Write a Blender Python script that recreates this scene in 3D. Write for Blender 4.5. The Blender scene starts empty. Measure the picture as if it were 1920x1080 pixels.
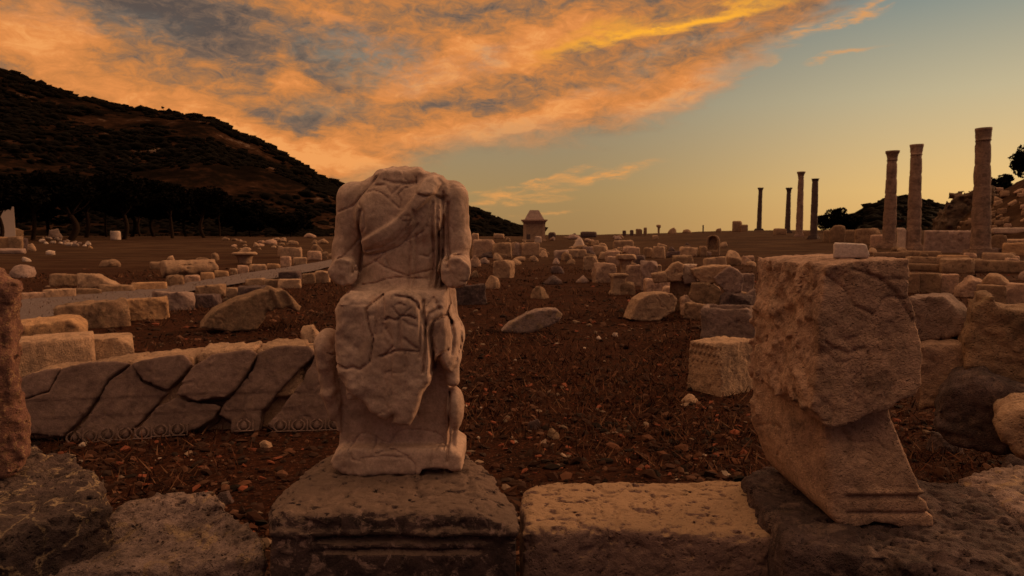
import bpy, math, random
import numpy as np
from mathutils import Vector, Matrix

C = bpy.context.scene.collection
SC = bpy.context.scene

# ---------------------------------------------------------------- camera
F_PX = 1280.0                      # focal length in photo pixels (24 mm on a 36 mm sensor, 1920 wide)
PITCH = math.atan(100.0 / F_PX)
CAM_H = 1.45
cam_data = bpy.data.cameras.new('camera')
cam_data.lens = 24.0
cam_data.sensor_width = 36.0
cam_data.clip_start = 0.05
cam_data.clip_end = 9000.0
cam_data.dof.use_dof = True
cam_data.dof.focus_distance = 2.6
cam_data.dof.aperture_fstop = 8.0
cam = bpy.data.objects.new('camera', cam_data)
C.objects.link(cam)
cam.location = (0, 0, CAM_H)
cam.rotation_euler = (math.pi / 2 - PITCH, 0, 0)
SC.camera = cam

# ---------------------------------------------------------------- render look
SC.view_settings.view_transform = 'Standard'
SC.view_settings.look = 'None'
SC.view_settings.gamma = 1.0
SC.view_settings.exposure = 0.0
SC.view_settings.use_curve_mapping = False


def ray(px, py):
    """Direction of the view ray through a photo pixel, scaled so that its y is 1."""
    a, b = (px - 960.0) / F_PX, -(py - 540.0) / F_PX
    c, s = math.cos(PITCH), math.sin(PITCH)
    v = np.array([a, c + b * s, -s + b * c])
    return v / v[1]


def P(px, py, Y):
    r = ray(px, py)
    return np.array([r[0] * Y, Y, CAM_H + r[2] * Y])


def azel(px, py):
    r = ray(px, py)
    return math.atan2(r[0], r[1]), math.asin(r[2] / np.linalg.norm(r))


# ---------------------------------------------------------------- sky
class NT:
    """Small helper to wire shader nodes."""
    def __init__(self, tree):
        self.t = tree
        tree.nodes.clear()

    def n(self, typ, **kw):
        nd = self.t.nodes.new(typ)
        for k, v in kw.items():
            setattr(nd, k, v)
        return nd

    def put(self, sock, v):
        if isinstance(v, bpy.types.NodeSocket):
            self.t.links.new(v, sock)
        elif v is not None:
            if hasattr(sock.default_value, '__len__'):
                if not hasattr(v, '__len__'):
                    v = (v,) * len(sock.default_value)
                v = tuple(v)
                if len(sock.default_value) == 4 and len(v) == 3:
                    v = v + (1.0,)
            sock.default_value = v

    def m(self, op, a, b=None, c=None, clamp=False):
        nd = self.n('ShaderNodeMath', operation=op, use_clamp=clamp)
        for i, v in enumerate((a, b, c)):
            if v is not None:
                self.put(nd.inputs[i], v)
        return nd.outputs[0]

    def v(self, op, a, b=None, scale=None):
        nd = self.n('ShaderNodeVectorMath', operation=op)
        self.put(nd.inputs[0], a)
        if b is not None:
            self.put(nd.inputs[1], b)
        if scale is not None:
            self.put(nd.inputs[3], scale)
        return nd.outputs['Value'] if op in ('LENGTH', 'DOT_PRODUCT') else nd.outputs['Vector']

    def mix(self, f, a, b, blend='MIX'):
        nd = self.n('ShaderNodeMix', data_type='RGBA', blend_type=blend, clamp_factor=True)
        self.put(nd.inputs[0], f)
        self.put(nd.inputs[6], a)
        self.put(nd.inputs[7], b)
        return nd.outputs[2]

    def rng(self, v, a, b, c=0.0, d=1.0, smooth=True):
        nd = self.n('ShaderNodeMapRange', interpolation_type='SMOOTHSTEP' if smooth else 'LINEAR')
        for i, x in enumerate((v, a, b, c, d)):
            self.put(nd.inputs[i], x)
        return nd.outputs[0]

    def noise(self, vec, scale, detail=4.0, rough=0.55, dist=0.0, out=0, lac=2.0):
        nd = self.n('ShaderNodeTexNoise')
        self.put(nd.inputs['Vector'], vec)
        self.put(nd.inputs['Scale'], scale)
        self.put(nd.inputs['Detail'], detail)
        self.put(nd.inputs['Roughness'], rough)
        self.put(nd.inputs['Lacunarity'], lac)
        self.put(nd.inputs['Distortion'], dist)
        return nd.outputs[out]

    def voro(self, vec, scale, feature='F1', out='Distance', rand=1.0):
        nd = self.n('ShaderNodeTexVoronoi', feature=feature)
        self.put(nd.inputs['Vector'], vec)
        self.put(nd.inputs['Scale'], scale)
        self.put(nd.inputs['Randomness'], rand)
        return nd.outputs[out]

    def mapping(self, vec, loc=(0, 0, 0), rot=(0, 0, 0), scale=(1, 1, 1), typ='POINT'):
        nd = self.n('ShaderNodeMapping', vector_type=typ)
        self.put(nd.inputs['Vector'], vec)
        self.put(nd.inputs['Location'], loc)
        self.put(nd.inputs['Rotation'], rot)
        self.put(nd.inputs['Scale'], scale)
        return nd.outputs[0]

    def ramp(self, f, stops, interp='LINEAR'):
        nd = self.n('ShaderNodeValToRGB')
        cr = nd.color_ramp
        cr.interpolation = interp
        while len(cr.elements) < len(stops):
            cr.elements.new(0.5)
        for e, (p, c) in zip(cr.elements, stops):
            e.position = p
            e.color = tuple(c) + (1.0,) if len(c) == 3 else c
        self.put(nd.inputs[0], f)
        return nd.outputs[0]


def srgb(r, g, b):
    f = lambda c: (c / 255.0 / 12.92) if c <= 10 else ((c / 255.0 + 0.055) / 1.055) ** 2.4
    return (f(r), f(g), f(b))


SUN_AZ = math.radians(64)      # where the sun has gone down: to the right, ahead
SUN_EL = math.radians(17)

world = bpy.data.worlds.new('World')
SC.world = world
world.use_nodes = True
w = NT(world.node_tree)
tc = w.n('ShaderNodeTexCoord')
sep = w.n('ShaderNodeSeparateXYZ')
w.put(sep.inputs[0], tc.outputs['Generated'])
az = w.m('ARCTAN2', sep.outputs[0], sep.outputs[1])
el = w.m('ARCSINE', sep.outputs[2])
comb = w.n('ShaderNodeCombineXYZ')
w.put(comb.inputs[0], az)
w.put(comb.inputs[1], el)
p0 = comb.outputs[0]

# ragged domain for every cloud shape (streaks run gently upward to the right)
streak = w.mapping(p0, rot=(0, 0, math.radians(-16)), scale=(3.2, 10.0, 1))
n_big = w.noise(streak, 1.4, 3, 0.6, 0.4, out=1)
n_fine = w.noise(streak, 6.0, 5, 0.68, 0.6, out=1)
wv = w.v('SCALE', w.v('SUBTRACT', n_big, (0.5, 0.5, 0.5)), scale=0.17)
wf = w.v('SCALE', w.v('SUBTRACT', n_fine, (0.5, 0.5, 0.5)), scale=0.06)
pw = w.v('ADD', p0, w.v('ADD', w.v('MULTIPLY', wv, (1.0, 0.45, 0)), w.v('MULTIPLY', wf, (1.0, 0.5, 0))))


def blob(px, py, rx, ry, deg, vec=None):
    u, v_ = azel(px, py)
    mp = w.mapping(vec if vec is not None else pw, loc=(u, v_, 0), rot=(0, 0, math.radians(deg)), scale=(rx / F_PX, ry / F_PX, 1), typ='TEXTURE')
    return w.rng(w.v('LENGTH', mp), 0.0, 1.0, 1.0, 0.0)


def total(lst):
    s = None
    for amp, args in lst:
        b = blob(*args)
        b = w.m('MULTIPLY', b, amp)
        s = b if s is None else w.m('ADD', s, b)
    return s


# clear sky: elevation and azimuth gradient as seen, over a Nishita sky at the same sun
up = w.rng(el, math.radians(-2), math.radians(22), smooth=False)
clear_l = w.ramp(up, [(0.0, srgb(160, 122, 74)), (0.22, srgb(164, 134, 88)), (0.5, srgb(144, 134, 112)), (0.8, srgb(108, 114, 112)), (1.0, srgb(92, 104, 110))])
clear_r = w.ramp(up, [(0.0, srgb(234, 176, 98)), (0.22, srgb(230, 188, 120)), (0.5, srgb(190, 176, 140)), (0.8, srgb(122, 137, 134)), (1.0, srgb(96, 115, 124))])
clear = w.mix(w.rng(az, math.radians(2), math.radians(38)), clear_l, clear_r)
nish = w.n('ShaderNodeTexSky', sky_type='NISHITA', sun_disc=False)
nish.sun_elevation = math.radians(2.0)
nish.sun_rotation = SUN_AZ
nish.dust_density = 3.0
clear = w.mix(1.0, clear, w.v('SCALE', nish.outputs[0], scale=0.012), 'ADD')

# cloud cover: everything above a slanting lower edge, with gaps
spw = w.n('ShaderNodeSeparateXYZ')
w.put(spw.inputs[0], pw)
azw, elw = spw.outputs[0], spw.outputs[1]
edge_px = [(-400, 440), (560, 420), (700, 345), (800, 300), (900, 272), (1120, 252), (1260, 215), (1400, 120), (1520, 40), (1640, -60), (1920, -260)]
a0, a1 = azel(-400, 400)[0], azel(1920, 400)[0]
stops = []
for ex, ey in edge_px:
    a_, e_ = azel(ex, ey)
    stops.append(((a_ - a0) / (a1 - a0), (e_ + 0.2,) * 3))
stops[-1] = (1.0, stops[-1][1])
eb = w.ramp(w.rng(azw, a0, a1, smooth=False), stops)
cover = w.rng(w.m('SUBTRACT', w.m('ADD', elw, 0.2), eb), -0.02, 0.045)
gaps = total([(0.85, (690, 110, 190, 60, -12)), (0.35, (1130, 165, 150, 20, 12)), (0.5, (1290, 85, 180, 28, 18)),
              (0.35, (620, 205, 120, 40, 0)), (0.5, (905, 110, 100, 28, 20)), (0.3, (200, 30, 260, 30, 0))])
fb = w.noise(w.mapping(p0, rot=(0, 0, math.radians(-24)), scale=(11, 24, 1)), 3.0, 6, 0.7, 0.6)
cover = w.m('SUBTRACT', cover, w.m('MULTIPLY', gaps, w.rng(fb, 0.35, 0.6, 1.0, 0.35)), clamp=True)
wisps = total([(0.95, (1120, 330, 130, 20, 8)), (0.7, (960, 372, 150, 16, 8)), (0.7, (1010, 345, 120, 9, 20)), (0.75, (1600, 22, 150, 15, 17)),
               (0.7, (1590, 112, 90, 10, 5)), (0.5, (1020, 400, 90, 6, 3)), (0.5, (1500, 60, 120, 26, 25)), (0.35, (1400, 128, 60, 9, 15))])
wn = w.noise(w.mapping(p0, rot=(0, 0, math.radians(-12)), scale=(7, 34, 1)), 3.0, 6, 0.65, 0.5)
wisps = w.m('MULTIPLY', wisps, w.rng(wn, 0.36, 0.62), clamp=True)
alt = w.noise(w.mapping(p0, rot=(0, 0, math.radians(62)), scale=(9, 46, 1)), 3.0, 4, 0.6, 0.4)   # combed cirrus
comb_z = w.m('MULTIPLY', blob(1330, 75, 240, 75, 20), w.rng(alt, 0.38, 0.66))

# lit and unlit parts of the cloud
lit = total([(1.0, (300, 215, 330, 62, -20)), (1.0, (90, 60, 150, 50, -12)), (0.95, (545, 130, 58, 40, -40)), (1.15, (640, 300, 270, 62, -10)),
             (1.1, (900, 245, 280, 40, 6)), (1.0, (800, 150, 140, 45, 22)), (1.0, (1080, 190, 240, 34, 14)), (1.1, (1280, 170, 200, 42, 20)),
             (0.9, (1010, 60, 220, 40, 12)), (0.9, (470, 250, 190, 46, -24)), (0.6, (610, 40, 90, 30, -10)), (0.8, (1000, 100, 200, 30, 14)),
             (0.7, (880, 95, 110, 30, -12))])
shade = total([(0.62, (400, 50, 340, 70, -12)), (0.4, (120, 150, 160, 30, -14)), (0.15, (250, 5, 340, 30, 0)), (0.45, (560, 225, 120, 22, -14)), (0.3, (870, 195, 120, 14, 6)),
               (0.35, (900, 20, 170, 22, 8))])
fib = w.noise(w.mapping(pw, rot=(0, 0, math.radians(-14)), scale=(5, 13, 1)), 2.2, 7, 0.66, 0.5)
fib2 = w.noise(w.mapping(p0, rot=(0, 0, math.radians(-20)), scale=(9, 19, 1)), 3.4, 6, 0.72, 0.7)
o = w.m('ADD', w.m('SUBTRACT', w.m('MULTIPLY', lit, 0.88), shade), w.m('ADD', w.m('MULTIPLY', w.m('SUBTRACT', fib, 0.47), 1.2), w.m('MULTIPLY', w.m('SUBTRACT', fib2, 0.47), 1.9)))
ccol = w.ramp(w.rng(o, -0.65, 1.15, smooth=False), [(0.0, srgb(92, 80, 74)), (0.2, srgb(124, 100, 83)), (0.38, srgb(166, 116, 76)), (0.58, srgb(204, 130, 70)), (0.8, srgb(226, 142, 76)), (1.0, srgb(240, 160, 90))])
hot = blob(1250, 36, 300, 21, 12.5)
hot = w.m('MAXIMUM', w.m('MULTIPLY', hot, 1.1), w.m('MULTIPLY', blob(1180, 45, 160, 30, 12), 0.5))
hot = w.m('MULTIPLY', hot, w.rng(w.noise(streak, 9.0, 6, 0.65), 0.3, 0.55, 0.35, 1.0), clamp=True)
ccol = w.mix(hot, ccol, srgb(255, 176, 56))
sky = w.mix(w.m('MULTIPLY', comb_z, 0.75), clear, srgb(222, 160, 98))
sky = w.mix(w.m('MAXIMUM', cover, hot), sky, ccol)
sky = w.mix(wisps, sky, srgb(232, 158, 84))
# dim dusk behind the camera; unseen overhead sky brightened to light stone tops
back = w.rng(w.m('ABSOLUTE', az), math.radians(75), math.radians(165))
sky = w.mix(back, sky, w.mix(w.rng(fib, 0.4, 0.7), srgb(78, 64, 72), srgb(104, 80, 82)))
high = w.rng(el, math.radians(24), math.radians(60))
sky = w.mix(w.m('MULTIPLY', high, 0.95), sky, w.mix(w.rng(fib, 0.4, 0.65), (0.80, 0.50, 0.30), (1.25, 0.72, 0.34)))
below = w.rng(el, math.radians(-1.0), math.radians(-6.0))
sky = w.mix(below, sky, srgb(30, 16, 12))
bg = w.n('ShaderNodeBackground')
w.put(bg.inputs[0], sky)
bg.inputs[1].default_value = 1.0
wo = w.n('ShaderNodeOutputWorld')
w.put(wo.inputs[0], bg.outputs[0])
world.cycles.sampling_method = 'MANUAL'
world.cycles.sample_map_resolution = 512

sun_d = bpy.data.lights.new('sun', 'SUN')
sun_d.energy = 1.7
sun_d.angle = math.radians(20)
sun_d.color = (1.0, 0.52, 0.24)
sun = bpy.data.objects.new('sun', sun_d)
C.objects.link(sun)
sd = Vector((math.sin(SUN_AZ) * math.cos(SUN_EL), math.cos(SUN_AZ) * math.cos(SUN_EL), math.sin(SUN_EL)))
sun.rotation_euler = sd.to_track_quat('Z', 'Y').to_euler()

# ---------------------------------------------------------------- noise and solid shapes on a grid
_rs = np.random.RandomState(7)
_T = (_rs.rand(64 * 64 * 64).astype(np.float32) * 2 - 1)


def vnoise(p):
    """Value noise in -1..1 for points (N,3)."""
    i = np.floor(p).astype(np.int32)
    f = (p - i).astype(np.float32)
    f = f * f * (3 - 2 * f)
    a = i & 63
    b = (i + 1) & 63
    x0, y0, z0 = a[:, 0] * 4096, a[:, 1] * 64, a[:, 2]
    x1, y1, z1 = b[:, 0] * 4096, b[:, 1] * 64, b[:, 2]
    fx, fy, fz = f[:, 0], f[:, 1], f[:, 2]
    T = _T
    c00 = T[x0 + y0 + z0] * (1 - fx) + T[x1 + y0 + z0] * fx
    c10 = T[x0 + y1 + z0] * (1 - fx) + T[x1 + y1 + z0] * fx
    c01 = T[x0 + y0 + z1] * (1 - fx) + T[x1 + y0 + z1] * fx
    c11 = T[x0 + y1 + z1] * (1 - fx) + T[x1 + y1 + z1] * fx
    c0 = c00 * (1 - fy) + c10 * fy
    c1 = c01 * (1 - fy) + c11 * fy
    return c0 * (1 - fz) + c1 * fz


def fbm(p, freq, octaves=4, seed=0, rough=0.5, ridged=False):
    s, amp, tot = 0.0, 1.0, 0.0
    q = p * freq + np.array([seed * 3.17 + 0.3, seed * 7.7 + 0.7, seed * 1.9 + 0.1], dtype=np.float32)
    for k in range(octaves):
        n = vnoise(q)
        if ridged:
            n = 1 - 2 * np.abs(n)
        s = s + amp * n
        tot += amp
        amp *= rough
        q = q * 2.03 + 11.3
    return s / tot


def smax(a, b, k):
    h = np.maximum(k - np.abs(a - b), 0) / k
    return np.maximum(a, b) + h * h * k * 0.25


def smin(a, b, k):
    return -smax(-a, -b, k)


_CN = np.array([[x, y, z] for x in (0, 1) for y in (0, 1) for z in (0, 1)])
_ED = [(a, b) for a in range(8) for b in range(a + 1, 8) if np.abs(_CN[a] - _CN[b]).sum() == 1]


def nets(F, org, h):
    """Naive surface nets: grid of signed distances -> (verts, quads)."""
    F = F.copy()
    for ax in range(3):
        sl = [slice(None)] * 3
        for e in (0, -1):
            sl[ax] = e
            F[tuple(sl)] = np.maximum(F[tuple(sl)], h * 0.3)
    S = F < 0
    n = [s - 1 for s in F.shape]
    cnt = np.zeros(n, np.int8)
    for o in _CN:
        cnt += S[o[0]:o[0] + n[0], o[1]:o[1] + n[1], o[2]:o[2] + n[2]]
    act = (cnt > 0) & (cnt < 8)
    ids = np.argwhere(act)
    if len(ids) == 0:
        return np.zeros((0, 3)), np.zeros((0, 4), int)
    vi = -np.ones(n, np.int32)
    vi[act] = np.arange(len(ids))
    acc = np.zeros((len(ids), 3))
    num = np.zeros(len(ids))
    vals = [F[ids[:, 0] + o[0], ids[:, 1] + o[1], ids[:, 2] + o[2]] for o in _CN]
    for a, b in _ED:
        fa, fb = vals[a], vals[b]
        cr = (fa < 0) != (fb < 0)
        t = np.where(cr, fa / np.where(cr, fa - fb, 1), 0)
        pos = _CN[a] + t[:, None] * (_CN[b] - _CN[a])
        acc += pos * cr[:, None]
        num += cr
    verts = (ids + acc / num[:, None]) * h + np.asarray(org)
    quads = []
    for ax in range(3):
        o1, o2 = [(1, 2), (2, 0), (0, 1)][ax]
        lo = [slice(None)] * 3
        hi = [slice(None)] * 3
        lo[ax] = slice(0, -1)
        hi[ax] = slice(1, None)
        for o in (o1, o2):
            lo[o] = slice(1, -1)
            hi[o] = slice(1, -1)
        A, B = S[tuple(lo)], S[tuple(hi)]
        e = np.argwhere(A != B)
        if len(e) == 0:
            continue
        fl = A[e[:, 0], e[:, 1], e[:, 2]]
        e = e.copy()
        e[:, o1] += 1
        e[:, o2] += 1
        d1 = np.zeros(3, int)
        d1[o1] = 1
        d2 = np.zeros(3, int)
        d2[o2] = 1
        g = lambda q: vi[q[:, 0], q[:, 1], q[:, 2]]
        q = np.stack([g(e - d1 - d2), g(e - d2), g(e), g(e - d1)], 1)
        q[~fl] = q[~fl][:, ::-1]
        quads.append(q)
    return verts, np.concatenate(quads)


def mesh_from(name, verts, faces, smooth=True):
    me = bpy.data.meshes.new(name)
    verts = np.asarray(verts, np.float32)
    faces = np.asarray(faces, np.int32)
    k = faces.shape[1]
    me.vertices.add(len(verts))
    me.vertices.foreach_set('co', verts.ravel())
    me.loops.add(faces.size)
    me.loops.foreach_set('vertex_index', faces.ravel())
    me.polygons.add(len(faces))
    me.polygons.foreach_set('loop_start', np.arange(len(faces), dtype=np.int32) * k)
    me.polygons.foreach_set('loop_total', np.full(len(faces), k, np.int32))
    me.update(calc_edges=True)
    me.polygons.foreach_set('use_smooth', np.full(len(faces), smooth))
    return me


def link(name, me, mat=None, parent=None, loc=None, rot=None):
    o = bpy.data.objects.new(name, me)
    C.objects.link(o)
    if mat is not None and me is not None and not me.materials:
        me.materials.append(mat)
    if parent is not None:
        o.parent = parent
    if loc is not None:
        o.location = tuple(float(v) for v in loc)
    if rot is not None:
        o.rotation_euler = rot
    return o


def tag(o, label=None, cat=None, group=None, kind=None):
    if label:
        o['label'] = label
    if cat:
        o['category'] = cat
    if group:
        o['group'] = group
    if kind or cat:
        o['kind'] = kind or 'thing'
    return o


def empty(name, loc, rot=None):
    o = bpy.data.objects.new(name, None)
    C.objects.link(o)
    o.location = tuple(float(v) for v in loc)
    o.empty_display_size = 0.1
    if rot is not None:
        o.rotation_euler = rot
    return o


class Grid:
    def __init__(self, lo, hi, h):
        lo, hi = np.asarray(lo, float) - 2 * h, np.asarray(hi, float) + 2 * h
        self.h, self.lo = h, lo
        ax = [np.arange(lo[i], hi[i] + h, h, dtype=np.float32) for i in range(3)]
        self.x = ax[0][:, None, None]
        self.y = ax[1][None, :, None]
        self.z = ax[2][None, None, :]
        self.shape = (len(ax[0]), len(ax[1]), len(ax[2]))
        self.ax = ax

    def full(self, d):
        return np.ascontiguousarray(np.broadcast_to(d, self.shape)).astype(np.float32)

    def band(self, d, w_):
        """Indices and points of the grid near the surface."""
        m = np.abs(d) < w_
        i = np.nonzero(m)
        return m, np.stack([self.ax[0][i[0]], self.ax[1][i[1]], self.ax[2][i[2]]], 1)

    def rough(self, d, amp, freq, octaves=4, seed=0, ridged=False, gate=None, stretch=None):
        m, p = self.band(d, amp * 1.3 + 2 * self.h)
        q = p * np.asarray(stretch, np.float32) if stretch is not None else p
        n = fbm(q, freq, octaves, seed, ridged=ridged) * amp
        if gate is not None:
            n = n * gate(p)
        d[m] += n
        return d

    def cracks(self, d, depth, freq, width=0.05, seed=0, cover=0.0, stretch=None):
        m, p = self.band(d, depth + 2 * self.h)
        q = p * np.asarray(stretch, np.float32) if stretch is not None else p
        n = fbm(q, freq, 3, seed + 50, rough=0.55)
        k = sstep(cover - 0.08, cover + 0.12, fbm(p, freq * 0.8, 2, seed + 51))
        d[m] += depth * np.exp(-(n / width) ** 2) * k
        return d

    def plane(self, n, off):
        return self.x * n[0] + self.y * n[1] + self.z * n[2] - off

    def ell(self, c, r):
        a = [(self.x - c[0]), (self.y - c[1]), (self.z - c[2])]
        k0 = np.sqrt(sum((a[i] / r[i]) ** 2 for i in range(3)))
        k1 = np.sqrt(sum((a[i] / r[i] ** 2) ** 2 for i in range(3))) + 1e-6
        return k0 * (k0 - 1) / k1

    def caps(self, a, b, ra, rb):
        a, b = np.asarray(a, float), np.asarray(b, float)
        ab = b - a
        L = float(ab @ ab) + 1e-9
        t = np.clip(((self.x - a[0]) * ab[0] + (self.y - a[1]) * ab[1] + (self.z - a[2]) * ab[2]) / L, 0, 1)
        d = np.sqrt((self.x - a[0] - t * ab[0]) ** 2 + (self.y - a[1] - t * ab[1]) ** 2 + (self.z - a[2] - t * ab[2]) ** 2)
        return d - (ra + (rb - ra) * t)

    def prism(self, poly, axis, lo, hi, k=0.01):
        """Polygon in the two other axes (in order), extruded along `axis` from lo to hi."""
        o = [i for i in range(3) if i != axis]
        A, B = np.meshgrid(self.ax[o[0]], self.ax[o[1]], indexing='ij')
        d2 = poly_sdf(np.stack([A.ravel(), B.ravel()], 1), np.asarray(poly, float)).reshape(A.shape)
        d2 = np.expand_dims(d2, axis)
        c = (self.x, self.y, self.z)[axis]
        return smax(self.full(d2), self.full(np.abs(c - (lo + hi) / 2) - (hi - lo) / 2), k)

    def line2(self, pts, axis=1):
        """Distance to a polyline in the plane across `axis`, as a broadcastable sheet."""
        o = [i for i in range(3) if i != axis]
        A, B = np.meshgrid(self.ax[o[0]], self.ax[o[1]], indexing='ij')
        d = None
        for a, b in zip(pts[:-1], pts[1:]):
            a, b = np.asarray(a, float), np.asarray(b, float)
            ab = b - a
            t = np.clip(((A - a[0]) * ab[0] + (B - a[1]) * ab[1]) / (ab @ ab + 1e-12), 0, 1)
            e = np.hypot(A - a[0] - t * ab[0], B - a[1] - t * ab[1])
            d = e if d is None else np.minimum(d, e)
        return np.expand_dims(d.astype(np.float32), axis)

    def mesh(self, d, name, origin=(0, 0, 0)):
        v, q = nets(d, self.lo, self.h)
        return mesh_from(name, v - np.asarray(origin), q)


def poly_sdf(p, poly):
    d = np.full(len(p), 1e9)
    s = np.ones(len(p))
    n = len(poly)
    for i in range(n):
        a, b = poly[i], poly[i - 1]
        e = b - a
        w_ = p - a
        t = np.clip((w_ @ e) / (e @ e + 1e-12), 0, 1)
        bb = w_ - e * t[:, None]
        d = np.minimum(d, (bb ** 2).sum(1))
        c1 = p[:, 1] >= a[1]
        c2 = p[:, 1] < b[1]
        c3 = e[0] * w_[:, 1] > e[1] * w_[:, 0]
        fl = (c1 & c2 & c3) | (~c1 & ~c2 & ~c3)
        s = np.where(fl, -s, s)
    return s * np.sqrt(d)


def sstep(a, b, x):
    t = np.clip((x - a) / (b - a), 0, 1)
    return t * t * (3 - 2 * t)


def poly_clean(poly, step=0.0, jit=0.0, seed=0):
    """Resample a polygon's edges and jitter them so outlines read as broken stone."""
    if step <= 0:
        return np.asarray(poly, float)
    r = np.random.RandomState(seed)
    out = []
    n = len(poly)
    for i in range(n):
        a, b = np.asarray(poly[i], float), np.asarray(poly[(i + 1) % n], float)
        k = max(1, int(np.linalg.norm(b - a) / step))
        for j in range(k):
            q = a + (b - a) * j / k
            if j:
                q = q + r.uniform(-jit, jit, 2)
            out.append(q)
    return np.array(out)
# ---------------------------------------------------------------- materials
def stone_mat(name, c1, c2, crust=(0.03, 0.022, 0.02), crust_amt=0.4, light=None, light_amt=0.0, scale=1.0, bump=0.5,
              pits=0.5, vein=None, vein_amt=0.0, rough=0.9, strat=0.0, lit_top=None, pitscale=60.0):
    m = bpy.data.materials.new(name)
    m.use_nodes = True
    t = NT(m.node_tree)
    tcn = t.n('ShaderNodeTexCoord')
    oi = t.n('ShaderNodeObjectInfo')
    vec = t.v('ADD', tcn.outputs['Object'], t.v('SCALE', (17.0, 9.0, 23.0), scale=oi.outputs['Random']))
    a = t.noise(vec, 3.0 * scale, 6, 0.6, 0.3)
    b = t.noise(vec, 14.0 * scale, 8, 0.7, 0.4)
    c = t.noise(vec, 70.0 * scale, 4, 0.7)
    col = t.mix(t.rng(a, 0.35, 0.65), c1, c2)
    # grain
    g = t.m('MULTIPLY', t.m('SUBTRACT', c, 0.5), 1.1)
    g2 = t.m('MULTIPLY', t.m('SUBTRACT', b, 0.5), 1.2)
    val = t.m('ADD', t.m('ADD', g, g2), 1.0)
    # each stone a little lighter or darker than the next
    rv = t.m('ADD', 0.82, t.m('MULTIPLY', oi.outputs['Random'], 0.36))
    col = t.v('SCALE', col, scale=t.m('MULTIPLY', val, rv))
    if light is not None:
        lf = t.m('MULTIPLY', t.rng(t.noise(vec, 6.5 * scale, 8, 0.72, 0.8), 0.52, 0.64), light_amt)
        col = t.mix(lf, col, light)
    cf = t.m('MULTIPLY', t.rng(t.m('ADD', t.noise(vec, 5.0 * scale, 9, 0.74, 0.5), t.m('MULTIPLY', c, 0.15)), 0.56, 0.72), crust_amt)
    col = t.mix(cf, col, crust)
    if vein is not None:
        vn_ = t.voro(t.v('ADD', vec, t.v('SCALE', t.noise(vec, 4.0 * scale, 5, 0.6, out=1), scale=0.35)), 7.0 * scale, 'DISTANCE_TO_EDGE')
        vm = t.m('MULTIPLY', t.rng(vn_, 0.06, 0.0), t.rng(b, 0.40, 0.56))
        col = t.mix(t.m('MULTIPLY', vm, vein_amt), col, vein)
    if strat > 0:
        st = t.noise(t.mapping(vec, rot=(0.25, 0.35, 0.3), scale=(1, 1, 9)), 5.0 * scale, 5, 0.65, 0.6)
        col = t.v('SCALE', col, scale=t.m('ADD', 1 - strat * 0.5, t.m('MULTIPLY', st, strat)))
    if lit_top is not None:  # warm skylight painted into the colour of upward-facing surfaces
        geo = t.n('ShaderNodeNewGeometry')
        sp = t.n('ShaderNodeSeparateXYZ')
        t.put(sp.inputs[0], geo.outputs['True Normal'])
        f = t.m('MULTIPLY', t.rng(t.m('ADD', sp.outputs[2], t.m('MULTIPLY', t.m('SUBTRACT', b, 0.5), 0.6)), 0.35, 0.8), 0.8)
        col = t.mix(f, col, lit_top)
    pv = t.voro(t.v('ADD', vec, t.v('SCALE', t.noise(vec, 30 * scale, 2, 0.5, out=1), scale=0.03)), pitscale * scale)
    pit = t.m('MULTIPLY', t.rng(pv, 0.42, 0.12), t.rng(t.noise(vec, 22 * scale, 3, 0.6), 0.45, 0.6))
    col = t.mix(t.m('MULTIPLY', pit, 0.55 * pits), col, t.v('SCALE', col, scale=0.25))  # pits also darkened in the colour, standing in for cavity shade
    hgt = t.m('ADD', t.m('ADD', t.m('MULTIPLY', a, 0.5), t.m('MULTIPLY', b, 0.9)), t.m('SUBTRACT', t.m('MULTIPLY', c, 0.5), t.m('MULTIPLY', pit, 0.9 * pits)))
    bp = t.n('ShaderNodeBump')
    bp.inputs['Strength'].default_value = bump
    bp.inputs['Distance'].default_value = 0.05 / scale
    t.put(bp.inputs['Height'], hgt)
    bs = t.n('ShaderNodeBsdfPrincipled')
    t.put(bs.inputs['Base Color'], col)
    t.put(bs.inputs['Normal'], bp.outputs[0])
    bs.inputs['Roughness'].default_value = rough
    bs.inputs['Specular IOR Level'].default_value = 0.25
    out = t.n('ShaderNodeOutputMaterial')
    t.put(out.inputs[0], bs.outputs[0])
    return m


def plain_mat(name, col, rough=0.9, var=0.3, scale=3.0, spec=0.03):
    m = bpy.data.materials.new(name)
    m.use_nodes = True
    t = NT(m.node_tree)
    tcn = t.n('ShaderNodeTexCoord')
    n_ = t.noise(tcn.outputs['Object'], scale, 6, 0.65)
    c_ = t.v('SCALE', tuple(col), scale=t.m('ADD', 1 - var, t.m('MULTIPLY', n_, 2 * var)))
    bs = t.n('ShaderNodeBsdfPrincipled')
    t.put(bs.inputs['Base Color'], c_)
    bs.inputs['Roughness'].default_value = rough
    bs.inputs['Specular IOR Level'].default_value = spec
    out = t.n('ShaderNodeOutputMaterial')
    t.put(out.inputs[0], bs.outputs[0])
    return m


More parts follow.
